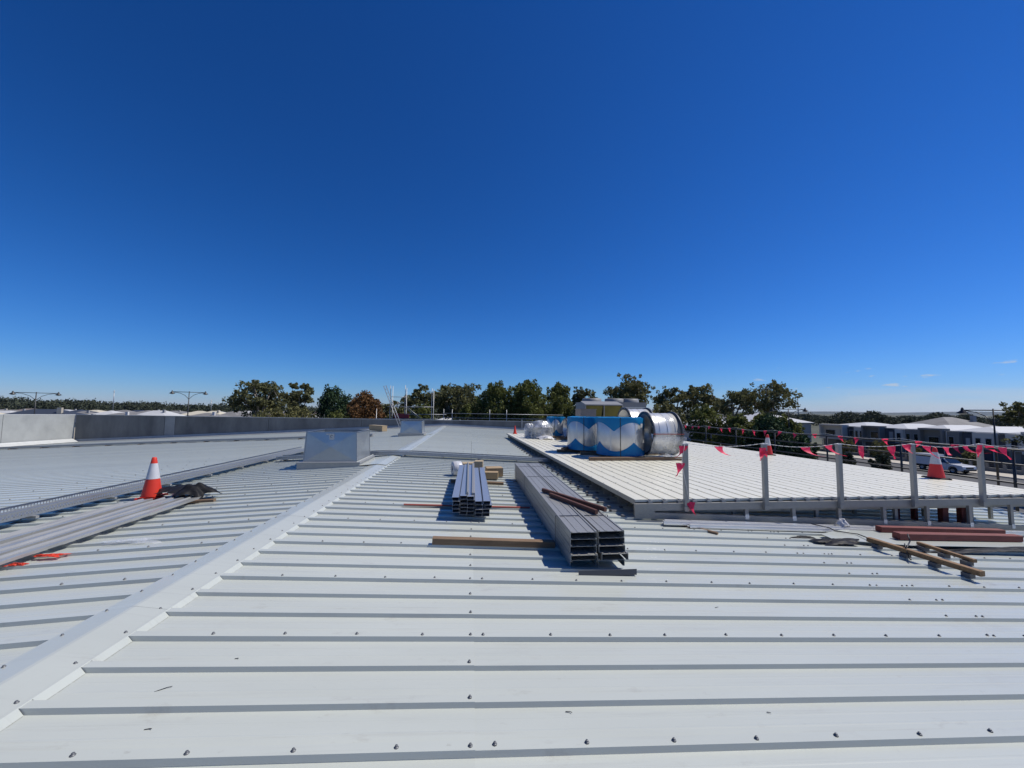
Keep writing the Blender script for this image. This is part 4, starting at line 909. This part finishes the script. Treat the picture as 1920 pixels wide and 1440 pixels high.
def leaf_mesh(name, C, size, M, parent=None, up_bias=0.0, asp=.55):
    """One small two-triangle leaf spray at every centre in C, each with its own direction."""
    n = len(C); C = np.asarray(C, float)
    d = rng.normal(size=(n, 3)); d[:, 2] += up_bias; d /= np.linalg.norm(d, axis=1, keepdims=True)
    e = np.cross(d, rng.normal(size=(n, 3))); e /= np.linalg.norm(e, axis=1, keepdims=True)
    s = (size*rng.uniform(.6, 1.4, n))[:, None]
    V = np.stack([C-d*s, C+e*s*asp, C+d*s, C-e*s*asp], 1).reshape(-1, 3)
    me = bpy.data.meshes.new(name); me.vertices.add(4*n); me.vertices.foreach_set('co', V.ravel())
    me.loops.add(4*n); me.loops.foreach_set('vertex_index', np.arange(4*n)); me.polygons.add(n)
    me.polygons.foreach_set('loop_start', np.arange(0, 4*n, 4)); me.polygons.foreach_set('loop_total', np.full(n, 4)); me.update(calc_edges=True)
    me.materials.append(M); return place(name, me, parent)
def blob(c, r, n, flat=.7):
    p = rng.normal(size=(n, 3)); p /= np.linalg.norm(p, axis=1, keepdims=True); p *= (rng.uniform(.15, 1, n)**.45)[:, None]
    return np.asarray(c)+p*np.array([r, r, r*flat])
def limb(b, p, q, r0, r1, n=4, wob=.25):
    p, q = Vector(p), Vector(q); L = (q-p).length; P = []
    for i in range(n+1):
        t = i/n; P.append(p.lerp(q, t)+Vector((random.uniform(-1, 1), random.uniform(-1, 1), random.uniform(-.3, .6)))*L*.06*wob*4*t*(1-t))
    b.path(P, [r0+(r1-r0)*i/n for i in range(n+1)], 6); return P
def gum(label, x, y, ztop, w, crown=.62, nc=30, M=None, lean=0, den=150, ls=.30, group='trees beyond the roof', seed=0, hollow=.35):
    """Eucalypt: pale forking trunk, separate leaf clumps held out on limbs with sky between them."""
    random.seed(seed+11); H = ztop-G; t = thing('gum_tree', label, 'tree', (x, y, G), 0, group); b = MB(); zc = H*(1-crown/2)
    fork = Vector((lean*.3+random.uniform(-.3, .3), 0, H*(1-crown)*.95)); limb(b, (0, 0, -.2), fork, .05*w*.55+.12, .03*w*.5+.09, 4)
    C = []; leaves = []
    arms = []
    for k in range(5):
        a = 2*math.pi*k/5+random.uniform(-.4, .4); rr = w*.26
        arms.append(limb(b, fork, (lean+rr*math.cos(a), rr*math.sin(a), zc+random.uniform(-.08, .22)*H), .02*w+.06, .05, 4)[-1])
    tries = 0
    while len(C) < nc and tries < 4000:
        tries += 1
        p = np.random.default_rng(seed*7919+tries).uniform(-1, 1, 3); rr = np.linalg.norm(p)
        if rr > 1 or rr < hollow: continue
        q = Vector((lean+p[0]*w/2*.86, p[1]*w/2*.86, zc+p[2]*H*crown/2*.88))
        if p[2] < -.6 and random.random() < .3: continue
        if any((q-c).length < w*.10 for c, _ in C): continue
        C.append((q, w*random.uniform(.085, .15)))
    for q, r_ in C:
        a = min(arms, key=lambda z: (z-q).length); limb(b, a, q, .055, .018, 2)
        leaves.append(blob(q, r_*1.05, int(den*.78*random.uniform(.6, 1.2)), random.uniform(.5, .8)))
        for _ in range(4):
            o = Vector((random.uniform(-1, 1), random.uniform(-1, 1), random.uniform(-.4, .7)))*r_*1.25; leaves.append(blob(q+o, r_*.42, int(den*.16), .8))
    b.build('trunk', BARK, t); leaf_mesh('crown', np.concatenate(leaves), ls*.86, M or LG, t); return t
def bushy(label, name, x, y, ztop, w, base, M, nc=40, den=170, ls=.26, group='trees beyond the roof', seed=0, taper=.35, up=.6, cat='tree', bark=None):
    """Dense broadleaf, conifer or shrub: clumps packed through a rounded body."""
    random.seed(seed+5); H = ztop-G; t = thing(name, label, cat, (x, y, G), 0, group); b = MB(); limb(b, (0, 0, -.2), (0, 0, H*.7), .03*w+.08, .04, 4)
    lv = []
    for k in range(nc):
        h = base+(1-base)*((k+.5)/nc)**.9; u_ = (h-base)/(1-base); prof = max(.16, (1-max(0, (u_-.42)/.58)**2.2)**.5)*min(1, .62+u_)*(1-taper*u_*.5)
        a = k*2.39996+random.uniform(-.5, .5); rr = w/2*prof*random.uniform(.35, .95)
        q = Vector((rr*math.cos(a), rr*math.sin(a), h*H*.95)); r_ = w*random.uniform(.10, .17)
        limb(b, (0, 0, max(.3, q.z-.25*w)), q, .05, .015, 2); lv.append(blob(q, r_, den, random.uniform(.8, 1.25)))
        lv.append(blob(q+Vector((random.uniform(-.6, .6)*r_, random.uniform(-.6, .6)*r_, r_*.9)), r_*.4, den//5, 1.3))
    b.build('trunk', bark or BARKD, t); leaf_mesh('crown', np.concatenate(lv), ls, M, t, up); return t
gum('spreading gum tree at the left end of the tree row', -46.2, 90, 7.4, 12.0, .60, 36, LG, 0, 130, .33, seed=1)
gum('thin leaning gum tree with an open crown, second from the row\'s left end', -39.8, 95, 8.3, 7.6, .74, 28, LG, -.4, 150, .32, seed=2)
bushy('rounded dark green pine between the thin gum and the autumn tree', 'pine_tree', -29.2, 85, 5.2, 9.4, .12, LN, 44, 200, .22, seed=3, taper=.2, up=.2)
bushy('brown autumn coloured tree left of the scaffold', 'autumn_tree', -21.4, 80, 4.2, 9.6, .10, LA, 46, 190, .22, seed=4, taper=.45)
gum('small grey-green gum tree behind the scaffold', -18.6, 93, 4.2, 6.6, .6, 22, LG, 0, 130, .28, seed=5)
gum('gum tree with pale trunks right of the scaffold', -12.8, 100, 7.5, 9.4, .7, 30, LG, .3, 140, .34, seed=6)
gum('broad domed gum tree above the ridge line', -3.7, 95, 8.4, 13.4, .74, 48, LG, 0, 150, .34, seed=7, hollow=.2)
bushy('leafy green tree with upright sprays, left of its pair', 'leafy_tree', 5.0, 80, 6.6, 9.8, .05, LP, 56, 190, .24, seed=8, taper=.25, up=1.2)
bushy('leafy green tree with upright sprays, right of its pair', 'leafy_tree', 11.2, 78, 7.1, 10.0, .05, LP, 56, 190, .24, seed=9, taper=.25, up=1.2)
bushy('slimmer leafy green tree behind the wrapped fan parts', 'leafy_tree', 18.8, 83, 7.2, 8.0, .05, LP, 46, 180, .24, seed=10, taper=.45, up=1.0)
gum('small round gum tree left of the air handling unit', 26.8, 90, 7.4, 7.0, .78, 38, LG, 0, 150, .30, seed=33, hollow=.1)
gum('tallest gum tree, standing behind the air handling unit', 35.3, 85, 10.1, 10.2, .66, 38, LG2, .2, 150, .31, seed=12, hollow=.2)
gum('gum tree with a dense crown above the shiny fan section', 43.4, 80, 7.0, 8.2, .55, 26, LG, 0, 120, .29, seed=13, hollow=.2)
gum('gum tree between the fan section and the double gum', 47.6, 76, 7.4, 8.8, .55, 26, LG2, .3, 120, .29, seed=14, hollow=.2)
gum('double crowned gum tree, its left half, above the deck', 50.4, 70, 6.0, 8.4, .50, 22, LG, -.3, 115, .27, seed=15)
gum('double crowned gum tree, its taller right half above the deck', 55.4, 68, 7.6, 10.2, .50, 28, LG2, .3, 115, .27, seed=18, hollow=.45)
gum('gum tree hanging into the right picture edge', 47.0, 26.8, 3.1, 5.2, .5, 26, LG, -.4, 150, .17, seed=17)
for i, (x, y, zt, w_, M, lb) in enumerate(((-33.0, 78, .6, 9, LG2, 'low olive shrub mass left of the pine'), (-38.5, 80, .5, 8, LG2, 'low olive shrub mass under the thin gum'), (-25.5, 76, .4, 7, LP, 'low green shrub between pine and autumn tree'),
        (-9.5, 78, 1.9, 7, LP, 'green bush right of the scaffold under the gums'), (-1.0, 80, 2.4, 6, LP, 'rounded green bush under the domed gum'), (-14.5, 80, 1.4, 6, LG2, 'olive bush behind the scaffold braces'),
        (24.0, 78, 3.0, 8, LN, 'dark bush left of the air handling unit'), (30.5, 78, 3.6, 8, LN, 'dark bush behind the air handling unit'), (37.5, 72, 2.8, 8, LG2, 'olive bush behind the round fan sections'),
        (42.0, 66, 2.4, 7.5, LP, 'green bush just right of the round fan sections'), (45.5, 62, .8, 7.5, LP, 'green bush above the first bunting pennants'), (48.0, 58, .6, 7, LN, 'dark bush above the second guard post'), (50.0, 62, .9, 6.5, LP, 'green bush under the double gum\'s left half'),
        (52.3, 60, .4, 6.2, LP, 'rounded green bush under the double gum nearest the road'), (47.4, 52, -2.2, 5, LN, 'low dark hedge beside the road\'s near verge'), (53.6, 66, .5, 6, LN, 'dark bush below the double gum\'s right half'))):
    bushy(lb, 'bush', x, y, zt, w_, .02, M, 30, 150, .22, 'bushes under the tree row', seed=40+i, taper=.3, up=.5, cat='bush')
for i, (x, y, zt, w_, lb) in enumerate(((64.6, 55.5, -3.0, 3.4, 'dark garden shrub before the third townhouse'), (64.4, 60.5, -3.2, 3.0, 'dark garden shrub before the second townhouse'), (65.0, 50.5, -3.6, 2.6, 'small garden shrub before the white townhouse walls'), (48.6, 41.5, -3.4, 2.6, 'low brown shrub on the near verge below the bunting'), (48.8, 46, -3.7, 2.2, 'small brown shrub on the near verge beside the lamp'), (65, 44.5, -3.4, 2.4, 'garden shrub behind the parked white ute'), (63.6, 72, -3.0, 3.4, 'green shrub at the end of the townhouse row'))):
    bushy(lb, 'garden_shrub', x, y, zt, w_, .02, LD if i in (3, 4) else LG2, 16, 90, .14, 'street side shrubs', seed=70+i, taper=.3, cat='shrub')
# far woods: canopy masses nobody could count
def wood(name, label, crowns, M, ls, den):
    L_ = [blob((x, y, z), r_, den, .75) for x, y, z, r_ in crowns]
    o = leaf_mesh(name, np.concatenate(L_), ls, M); o['kind'] = 'stuff'; o['label'] = label; o['category'] = 'woodland'; return o
cr_ = []
for k in range(620):
    t = rng.uniform(0, 1); y = rng.uniform(520, 720); a = -1.30+1.28*t        # X/Y
    top = (np.interp(t, [0, .12, .35, .55, .75, 1], [15, 17, 12.5, 7.5, 1.5, -.5])-10+2*math.sin(a*40))*y/600
    z = G+2+(top-G-4)*rng.uniform(.1, 1); cr_.append((a*y, y, z, rng.uniform(9, 15)))
wood('woodland', 'dark wooded rise behind the suburb on the left', cr_, LD, 1.3, 130)
cr_ = []
for k in range(520):
    y = rng.uniform(170, 420); a = rng.uniform(.62, 1.62); cr_.append((a*y, y, G+rng.uniform(1, 5.8)*(.75+.3*math.sin(a*23+1)+.22*math.sin(a*61)), rng.uniform(2.5, 4.6)*(y/260)**.5))
wood('woodland', 'dark band of far trees behind the townhouses', cr_, LD, .6, 130)
cr_ = []
for k in range(200):
    y = rng.uniform(120, 200); a = rng.uniform(-.28, .66); cr_.append((a*y, y, G+rng.uniform(1, 5)+(3.2 if -.12 < a < .3 else 0), rng.uniform(3, 5)))
wood('woodland', 'low dark woodland glimpsed between the trunks of the tree row', cr_, LD, .7, 80)

# ------------------------------------------------------------------ houses
RW = mat('white_metal_roof', (.52, .52, .50), .45, 0, .3, .4); RG = mat('grey_tiles', (.20, .195, .19), .8, 0, .6, .5); RDK = mat('dark_tiles', (.035, .045, .065), .6, 0, .4, .5); RC = mat('cream_roof', (.58, .53, .40), .5, 0, .3, .4)
RB = mat('brown_tiles', (.17, .14, .125), .8, 0, .5, .5)
HW = [mat('render_white', (.62, .61, .58), .8, 0, .2, .5), mat('render_cream', (.50, .45, .36), .8, 0, .2, .5), mat('render_grey', (.30, .30, .30), .8, 0, .2, .5)]
WINF = mat('window_frame', (.30, .30, .31), .5); GLASS = mat('window_glass', (.012, .016, .022), .06, 0, spec=.8)
def hip(b, x0, x1, y0, y1, z0, h, ov=.5, th=.12):
    x0 -= ov; x1 += ov; y0 -= ov; y1 += ov; w_, d = x1-x0, y1-y0; s = min(w_, d)/2
    if w_ > d: a, c = (x0+s, (y0+y1)/2), (x1-s, (y0+y1)/2)
    else: a, c = ((x0+x1)/2, y0+s), ((x0+x1)/2, y1-s)
    v = [(x0, y0, z0), (x1, y0, z0), (x1, y1, z0), (x0, y1, z0), (x0, y0, z0+th), (x1, y0, z0+th), (x1, y1, z0+th), (x0, y1, z0+th), (*a, z0+th+h), (*c, z0+th+h)]
    f = [(3, 2, 1, 0), (0, 1, 5, 4), (1, 2, 6, 5), (2, 3, 7, 6), (3, 0, 4, 7)]
    f += [(4, 5, 9, 8), (5, 6, 9), (6, 7, 8, 9), (7, 4, 8)] if w_ > d else [(4, 5, 8), (5, 6, 9, 8), (6, 7, 9), (7, 4, 8, 9)]
    return b.add(v, f)
def house(label, x, y, w_, d, hw, hr, RM, WM, ang, group):
    t = thing('house', label, 'house', (x, y, G), ang, group)
    wl = MB().box(-w_/2, w_/2, -d/2, d/2, 0, hw).build('wall', WM, t); rf = hip(MB(), -w_/2, w_/2, -d/2, d/2, hw+.001, hr).build('roof', RM, t)
    for sx in (-.3, .25):
        wn = MB().box(sx*w_-.8, sx*w_+.8, -d/2-.06, -d/2-.002, .9, 2.2).build('window', WINF, t); MB().box(sx*w_-.7, sx*w_+.7, -d/2-.075, -d/2-.061, 1.0, 2.1).build('pane', GLASS, wn)
    if random.random() < .6: MB().box(w_*.18, w_*.18+.7, -d*.18, -d*.18+.5, hw+hr*.55, hw+hr+.45).build('chimney', WM, rf)
    return t
random.seed(21)
kinds = [(RW, 'white metal roofed'), (RG, 'grey tiled'), (RW, 'white metal roofed'), (RB, 'brown tiled'), (RDK, 'dark roofed'), (RC, 'cream roofed')]
spots = []
for r_i, (yy, n) in enumerate(((100, 9), (128, 10), (160, 11), (200, 12), (250, 12))):
    for k in range(n):
        a = -1.27+.98*(k+.5*(r_i % 2))/n; spots.append((a*yy+random.uniform(-3, 3), yy+random.uniform(-5, 5), r_i))
ORD = ['first', 'second', 'third', 'fourth', 'fifth', 'sixth', 'seventh', 'eighth', 'ninth', 'tenth', 'eleventh', 'twelfth']; cnt = {}
rown = ['nearest row', 'second row', 'third row', 'fourth row', 'farthest row']
for i, (x, y, r_i) in enumerate(spots):
    k = random.choice([0, 0, 0, 1, 1, 3, 4, 4, 5, 1]); RM, nm = kinds[k]
    cnt[r_i] = cnt.get(r_i, -1)+1
    house(f'{nm} house, {ORD[cnt[r_i]]} from the left in the {rown[r_i]} of the suburb', x, y, random.uniform(11, 17), random.uniform(10, 14), random.uniform(2.6, 2.9), random.uniform(1.4, 2.0)+(.35*r_i if r_i < 3 else .3), RM, random.choice(HW), random.uniform(-.15, .15)+random.choice((0, 0, 1.57)), f'{nm} houses, {rown[r_i]} of the suburb')
house('big dark roofed two storey house just beyond the pale parapet corner', -84, 86, 16, 12, 3.6, 2.5, RDK, HW[1], .2, None)
house('cream roofed house behind the left end of the parapet', -98, 88, 13, 11, 3.9, 1.7, RC, HW[0], .1, None)
house('grey tiled house under the spreading gum tree', -46, 74, 13, 9, 3.2, 1.9, RG, HW[1], .1, None)
house('small white roofed shelter right of the scaffold', -5.5, 108, 8, 6, 3.8, 1.1, RW, HW[0], .1, None)
house('house with a pale hipped roof rising behind the townhouse row', 74, 92, 15, 13, 4.6, 2.2, RW, HW[2], 0, None)
house('low house with white roof left of the townhouse row', 66, 86, 13, 12, 2.9, 1.8, RW, HW[0], .1, None)
house('grey roofed house far behind the left end of the townhouses', 92, 128, 24, 12, 3.2, 2.2, RG, HW[2], 0, None)
house('grey tiled house behind the right end of the townhouses', 92, 66, 14, 12, 3.8, 2.6, RG, HW[2], 0, None)
house('white roofed building glimpsed between the double gum trunks', 60, 92, 14, 10, 3.6, 1.6, RW, HW[0], 0, None)
# townhouses along the street
TG = mat('townhouse_grey', (.19, .19, .18), .85, 0, .2, .6); TW = mat('townhouse_white', (.56, .54, .49), .85, 0, .2, .6); TN = mat('townhouse_navy', (.06, .07, .09), .8, 0, .2, .6); TD = mat('townhouse_charcoal', (.10, .105, .11), .8, 0, .2, .6)
FX = 68.0; ZT2 = 4.62
def townhouse(label, bays, idx):
    """bays: (y_far, y_near, kind, material, windows) seen from the street; kinds wall, frame, recess."""
    ya, yb2 = bays[0][0], bays[-1][1]; t = thing('townhouse', label, 'townhouse', (FX, 0, G), 0, 'townhouses along the street')
    MB().box(.9, 11, yb2+.02, ya-.02, 0, ZT2-.15).build('main_wall', TG, t)
    for y1, y0, kind, M, wins in bays:
        y1 -= .01; y0 += .01; fx = 0 if kind != 'recess' else .55; w2 = MB()
        if kind == 'frame':
            e = .28; ZF = ZT2+.34; w2.box(-.45, .88, y0, y0+e, 2.2, ZF).box(-.45, .88, y1-e, y1, 2.2, ZF).box(-.45, .88, y0+e, y1-e, ZF-e, ZF).box(-.45, .88, y0+e, y1-e, 2.2, 2.5).box(.3, .88, y0+e, y1-e, 2.5, ZF-e); fx = .3
        else: w2.box(fx, .88, y0, y1, 2.45, ZT2-(.22 if kind == 'recess' else 0))
        w2.build('upper_wall', M, t)
        MB().box(.35, .88, y0, y1, 0, 2.19 if kind == 'frame' else 2.44).build('lower_wall', TD if M is not TW else TG, t)
        for q0, q1, h0, h1, gm2 in wins:
            yy0, yy1 = y0+(y1-y0)*q0, y0+(y1-y0)*q1
            f = MB().box(fx-.05, fx-.002, yy0, yy1, h0, h1).build('window', WINF, t)
            MB().box(fx-.062, fx-.051, yy0+.06, yy1-.06, h0+.06, h1-.06).build('pane', gm2, f)
    mid = (ya+yb2)/2; gd = MB()
    for k in range(5): gd.box(.26, .349, mid-1.3, mid+1.3, .42*k+.01, .42*k+.41)
    gd.build('garage_door', TD, t)
    MB().box(.28, .349, yb2+.5, yb2+1.4, .01, 2.1).build('front_door', TN, t)
    MB().box(-.35, .349, yb2+.15, ya-.15, 2.28 if False else 2.2405, 2.30).build('awning', TD, t) if idx % 2 else None
    MB().box(.60, .895, yb2+.05, ya-.05, ZT2+.004, ZT2+.09).build('gutter', RW, t)
    for q in (yb2+.12, ya-.22): MB().box(-.085, -.012, q, q+.075, .3, ZT2-.02).build('downpipe', RW, t)
    fn = MB().box(-4.3, -4.1, yb2+1.7, ya-.3, 0, .55).build('front_wall', TG, t)
    yy = yb2+1.7
    while yy < ya-.3: MB().box(-4.28, -4.12, yy, yy+.30, .551, 1.25).build('fence_pier', TG, fn); yy += 1.6
    for z_ in (.75, .95, 1.12): MB().box(-4.22, -4.18, yb2+1.7, ya-.3, z_, z_+.07).build('fence_rail', BLACKM, fn)
    hip(MB(), 1.2, 10.5, yb2+.35, ya-.35, ZT2-.10, .78, .3).build('roof', RW, t)
    return t
DKP = GLASS; PALEP = mat('pale_blind', (.34, .36, .38), .5)
W1 = lambda *q: [(a, b, 2.85, 4.0, DKP) for a, b in q]
townhouse('leftmost townhouse of the row with a framed corner window', [(69.1, 64.3, 'frame', TW, [(.45, .85, 2.9, 3.9, DKP), (.10, .25, 2.6, 4.0, PALEP)]), (64.3, 62.6, 'recess', TN, W1((.3, .8))), (62.6, 60.9, 'wall', TW, W1((.1, .38), (.58, .86)))], 0)
townhouse('second townhouse with a navy recess and pale door', [(60.9, 57.8, 'frame', TG, W1((.22, .70))), (57.8, 55.9, 'recess', TN, [(.35, .68, 2.5, 4.1, PALEP)]), (55.9, 54.6, 'wall', TW, W1((.30, .78)))], 1)
townhouse('middle townhouse with grey walls and a wide framed window', [(54.6, 52.3, 'wall', TG, W1((.12, .38), (.60, .86))), (52.3, 49.2, 'frame', TG, [(.30, .74, 2.55, 3.7, DKP)])], 2)
townhouse('white fronted townhouse with two dark windows', [(49.2, 47.6, 'wall', TG, [(.35, .75, 2.5, 3.9, DKP)]), (47.6, 46.2, 'recess', TN, [(.40, .75, 2.5, 3.8, PALEP)]), (46.2, 43.9, 'wall', TW, [(.12, .40, 2.6, 3.9, DKP), (.60, .86, 2.6, 3.9, DKP)])], 3)
townhouse('rightmost townhouse behind the second street lamp', [(43.9, 42.9, 'recess', TD, []), (42.9, 41.2, 'wall', TW, [(.3, .7, 2.5, 3.9, DKP)]), (41.2, 37.0, 'frame', TW, [(.35, .85, 2.5, 3.8, DKP)])], 4)
# ------------------------------------------------------------------ street lamps and masts
def lamp(label, x, y, ztop, arm, ang, mast=.09):
    t = thing('street_lamp', label, 'street lamp', (x, y, G), ang, 'double armed street lamps'); H = ztop-G; t2 = MB().tube((0, 0, 0), (0, 0, H+.1), mast*1.3, mast*.7, 10).build('mast', BLACKM, t)
    ar = MB().tube((-arm, 0, H-.05), (arm, 0, H-.05), .05, n=6)
    for s in (-1, 1): ar.path([(s*.02, 0, H-1.3), (s*arm*.25, 0, H-.62), (s*arm*.55, 0, H-.25), (s*arm*.9, 0, H-.10)], .04, 6)
    ar.build('arm', BLACKM, t)
    for s in (-1, 1):
        hd = MB().lathe([(.02, .42), (.10, .30), (.13, .12), (.42, -.12), (.43, -.16), (.02, -.15)], 16, (s*arm, 0, H-.2)).build('lamp_head', BLACKM, t)
        MB().lathe([(.30, -.162), (.18, -.26), (.01, -.28)], 14, (s*arm, 0, H-.2)).build('lens', WHITE, hd)
    return t
lamp('double armed street lamp at the far left over the suburb', -75.1, 75, 3.75, 2.5, .75)
lamp('double armed street lamp standing left of the tree row', -50.6, 75, 4.25, 2.3, .60)
lamp('double armed street lamp beside the double gum tree', 51.8, 58.5, 2.25, 2.2, -.75)
lamp('double armed street lamp in front of the rightmost townhouse', 49.0, 31.6, 2.1, 1.9, -.9, .075)
for i, (x, y, z1, lb) in enumerate(((-352, 420, 17, 'thin far mast above the wooded rise'), (-262, 420, 9, 'thin far mast left of the spreading gum'), (238, 260, 12.5, 'thin far mast above the trees behind the townhouses'), (-640, 500, 15, 'thin far mast at the left picture edge'))):
    tg = thing('radio_mast', lb, 'mast', (x, y, G), 0, 'thin far masts'); MB().tube((0, 0, 0), (0, 0, z1-G), .5, .25, 6).build('mast_pole', SCAF, tg); MB().tube((-.9, 0, z1-G-1.5), (.9, 0, z1-G-1.5), .15, n=5).build('cross_arm', SCAF, tg)
# ------------------------------------------------------------------ parked ute with canopy
CARW = mat('car_paint_white', (.62, .63, .65), .3, 0, .1, 2, coat=.5); TYRE = RUBBER
ut = thing('parked_ute', 'white ute with a box canopy parked at the kerb below', 'ute', (58.0, 42.4, G+.006), rad(-90))
def prof(b, P, hw0, hw1=None):
    """Side outline (x, z) extruded across the car, narrowing towards the roof."""
    hw1 = hw1 or hw0; zs = [p[1] for p in P]; z0, z1 = min(zs), max(zs); n = len(P)
    v = [(x, s*(hw0+(hw1-hw0)*(z-z0)/(z1-z0)), z) for s in (-1, 1) for x, z in P]
    return b.add(v, [((i+1) % n, i, i+n, (i+1) % n+n) for i in range(n)]+[tuple(range(n)), tuple(range(2*n-1, n-1, -1))])
prof(MB(), [(2.55, .42), (2.62, .62), (2.60, .88), (2.45, 1.0), (1.35, 1.10), (-.42, 1.12), (-.42, .42), (.7, .36), (1.1, .36), (1.22, .72), (1.45, .86), (1.75, .86), (1.98, .72), (2.1, .40)], .92, .90).build('body', CARW, ut)
prof(MB(), [(1.32, 1.105), (.62, 1.72), (.40, 1.78), (-.30, 1.78), (-.42, 1.70), (-.42, 1.105)], .88, .70).build('cab', CARW, ut)
MB().add([(1.28, -.80, 1.16), (1.28, .80, 1.16), (.68, .68, 1.70), (.68, -.68, 1.70)], [(0, 1, 2, 3)]).build('windscreen', GLASS, ut, (.03, 0, .01))
for s in (-1, 1):
    for x0, x1, xt0, xt1 in ((.45, 1.10, .45, .62), (-.34, .38, -.34, .38)):
        MB().add([(x0, s*.885, 1.16), (x1, s*.885, 1.16), (xt1, s*.745, 1.64), (xt0, s*.745, 1.64)], [(0, 1, 2, 3)] if s < 0 else [(3, 2, 1, 0)]).build('side_window', GLASS, ut)
    dr = MB().box(-.36, 1.0, s*.921-.004, s*.921+.004, .48, 1.06).build('door', CARW, ut); MB().box(-.2, 0, s*.928-.008, s*.928+.008, .93, .97).build('handle', BLACKM, dr)
    MB().box(2.40, 2.60, s*.72-.15, s*.72+.15, .74, .90).build('headlight', REFL, ut)
    MB().box(1.15, 1.27, s*1.02-.09, s*1.02+.09, 1.12, 1.28).build('mirror', BLACKM, ut)
    for x in (1.60, -1.55):
        wh = thing('wheel', '', '', (x, s*.80, .36)); wh.parent = ut
        for kk in ('label', 'category'): del wh[kk]
        b = MB(); pr_ = [(.20, -.11), (.34, -.11), (.36, -.08), (.36, .08), (.34, .11), (.20, .11)]
        v = [(r_*math.cos(2*math.pi*i/20), h, r_*math.sin(2*math.pi*i/20)) for r_, h in pr_ for i in range(20)]
        b.add(v, [(j*20+i, j*20+(i+1) % 20, j*20+20+(i+1) % 20, j*20+20+i) for j in range(5) for i in range(20)], True).build('tyre', TYRE, wh)
        b = MB(); v = [(r_*math.cos(2*math.pi*i/20), h*s, r_*math.sin(2*math.pi*i/20)) for r_, h in ((.205, .10), (.16, .07), (.05, .09), (.001, .09)) for i in range(20)]
        b.add(v, [(j*20+i, j*20+(i+1) % 20, j*20+20+(i+1) % 20, j*20+20+i) for j in range(3) for i in range(20)], True).build('rim', GALV, wh)
MB().box(2.56, 2.68, -.80, .80, .42, .62).build('bumper', BLACKM, ut)
MB().box(2.585, 2.625, -.5, .5, .66, .86).build('grille', BLACKM, ut)
cn = MB().box(-2.55, -.50, -.95, .95, .72, 2.02).build('canopy', CARW, ut)
for s in (-1, 1): MB().box(-2.35, -.70, s*.956-.004, s*.956+.004, .95, 1.85).build('canopy_door', CARW, cn)
MB().box(-2.45, -.45, -.55, .55, .40, .718).build('chassis', BLACKM, ut)
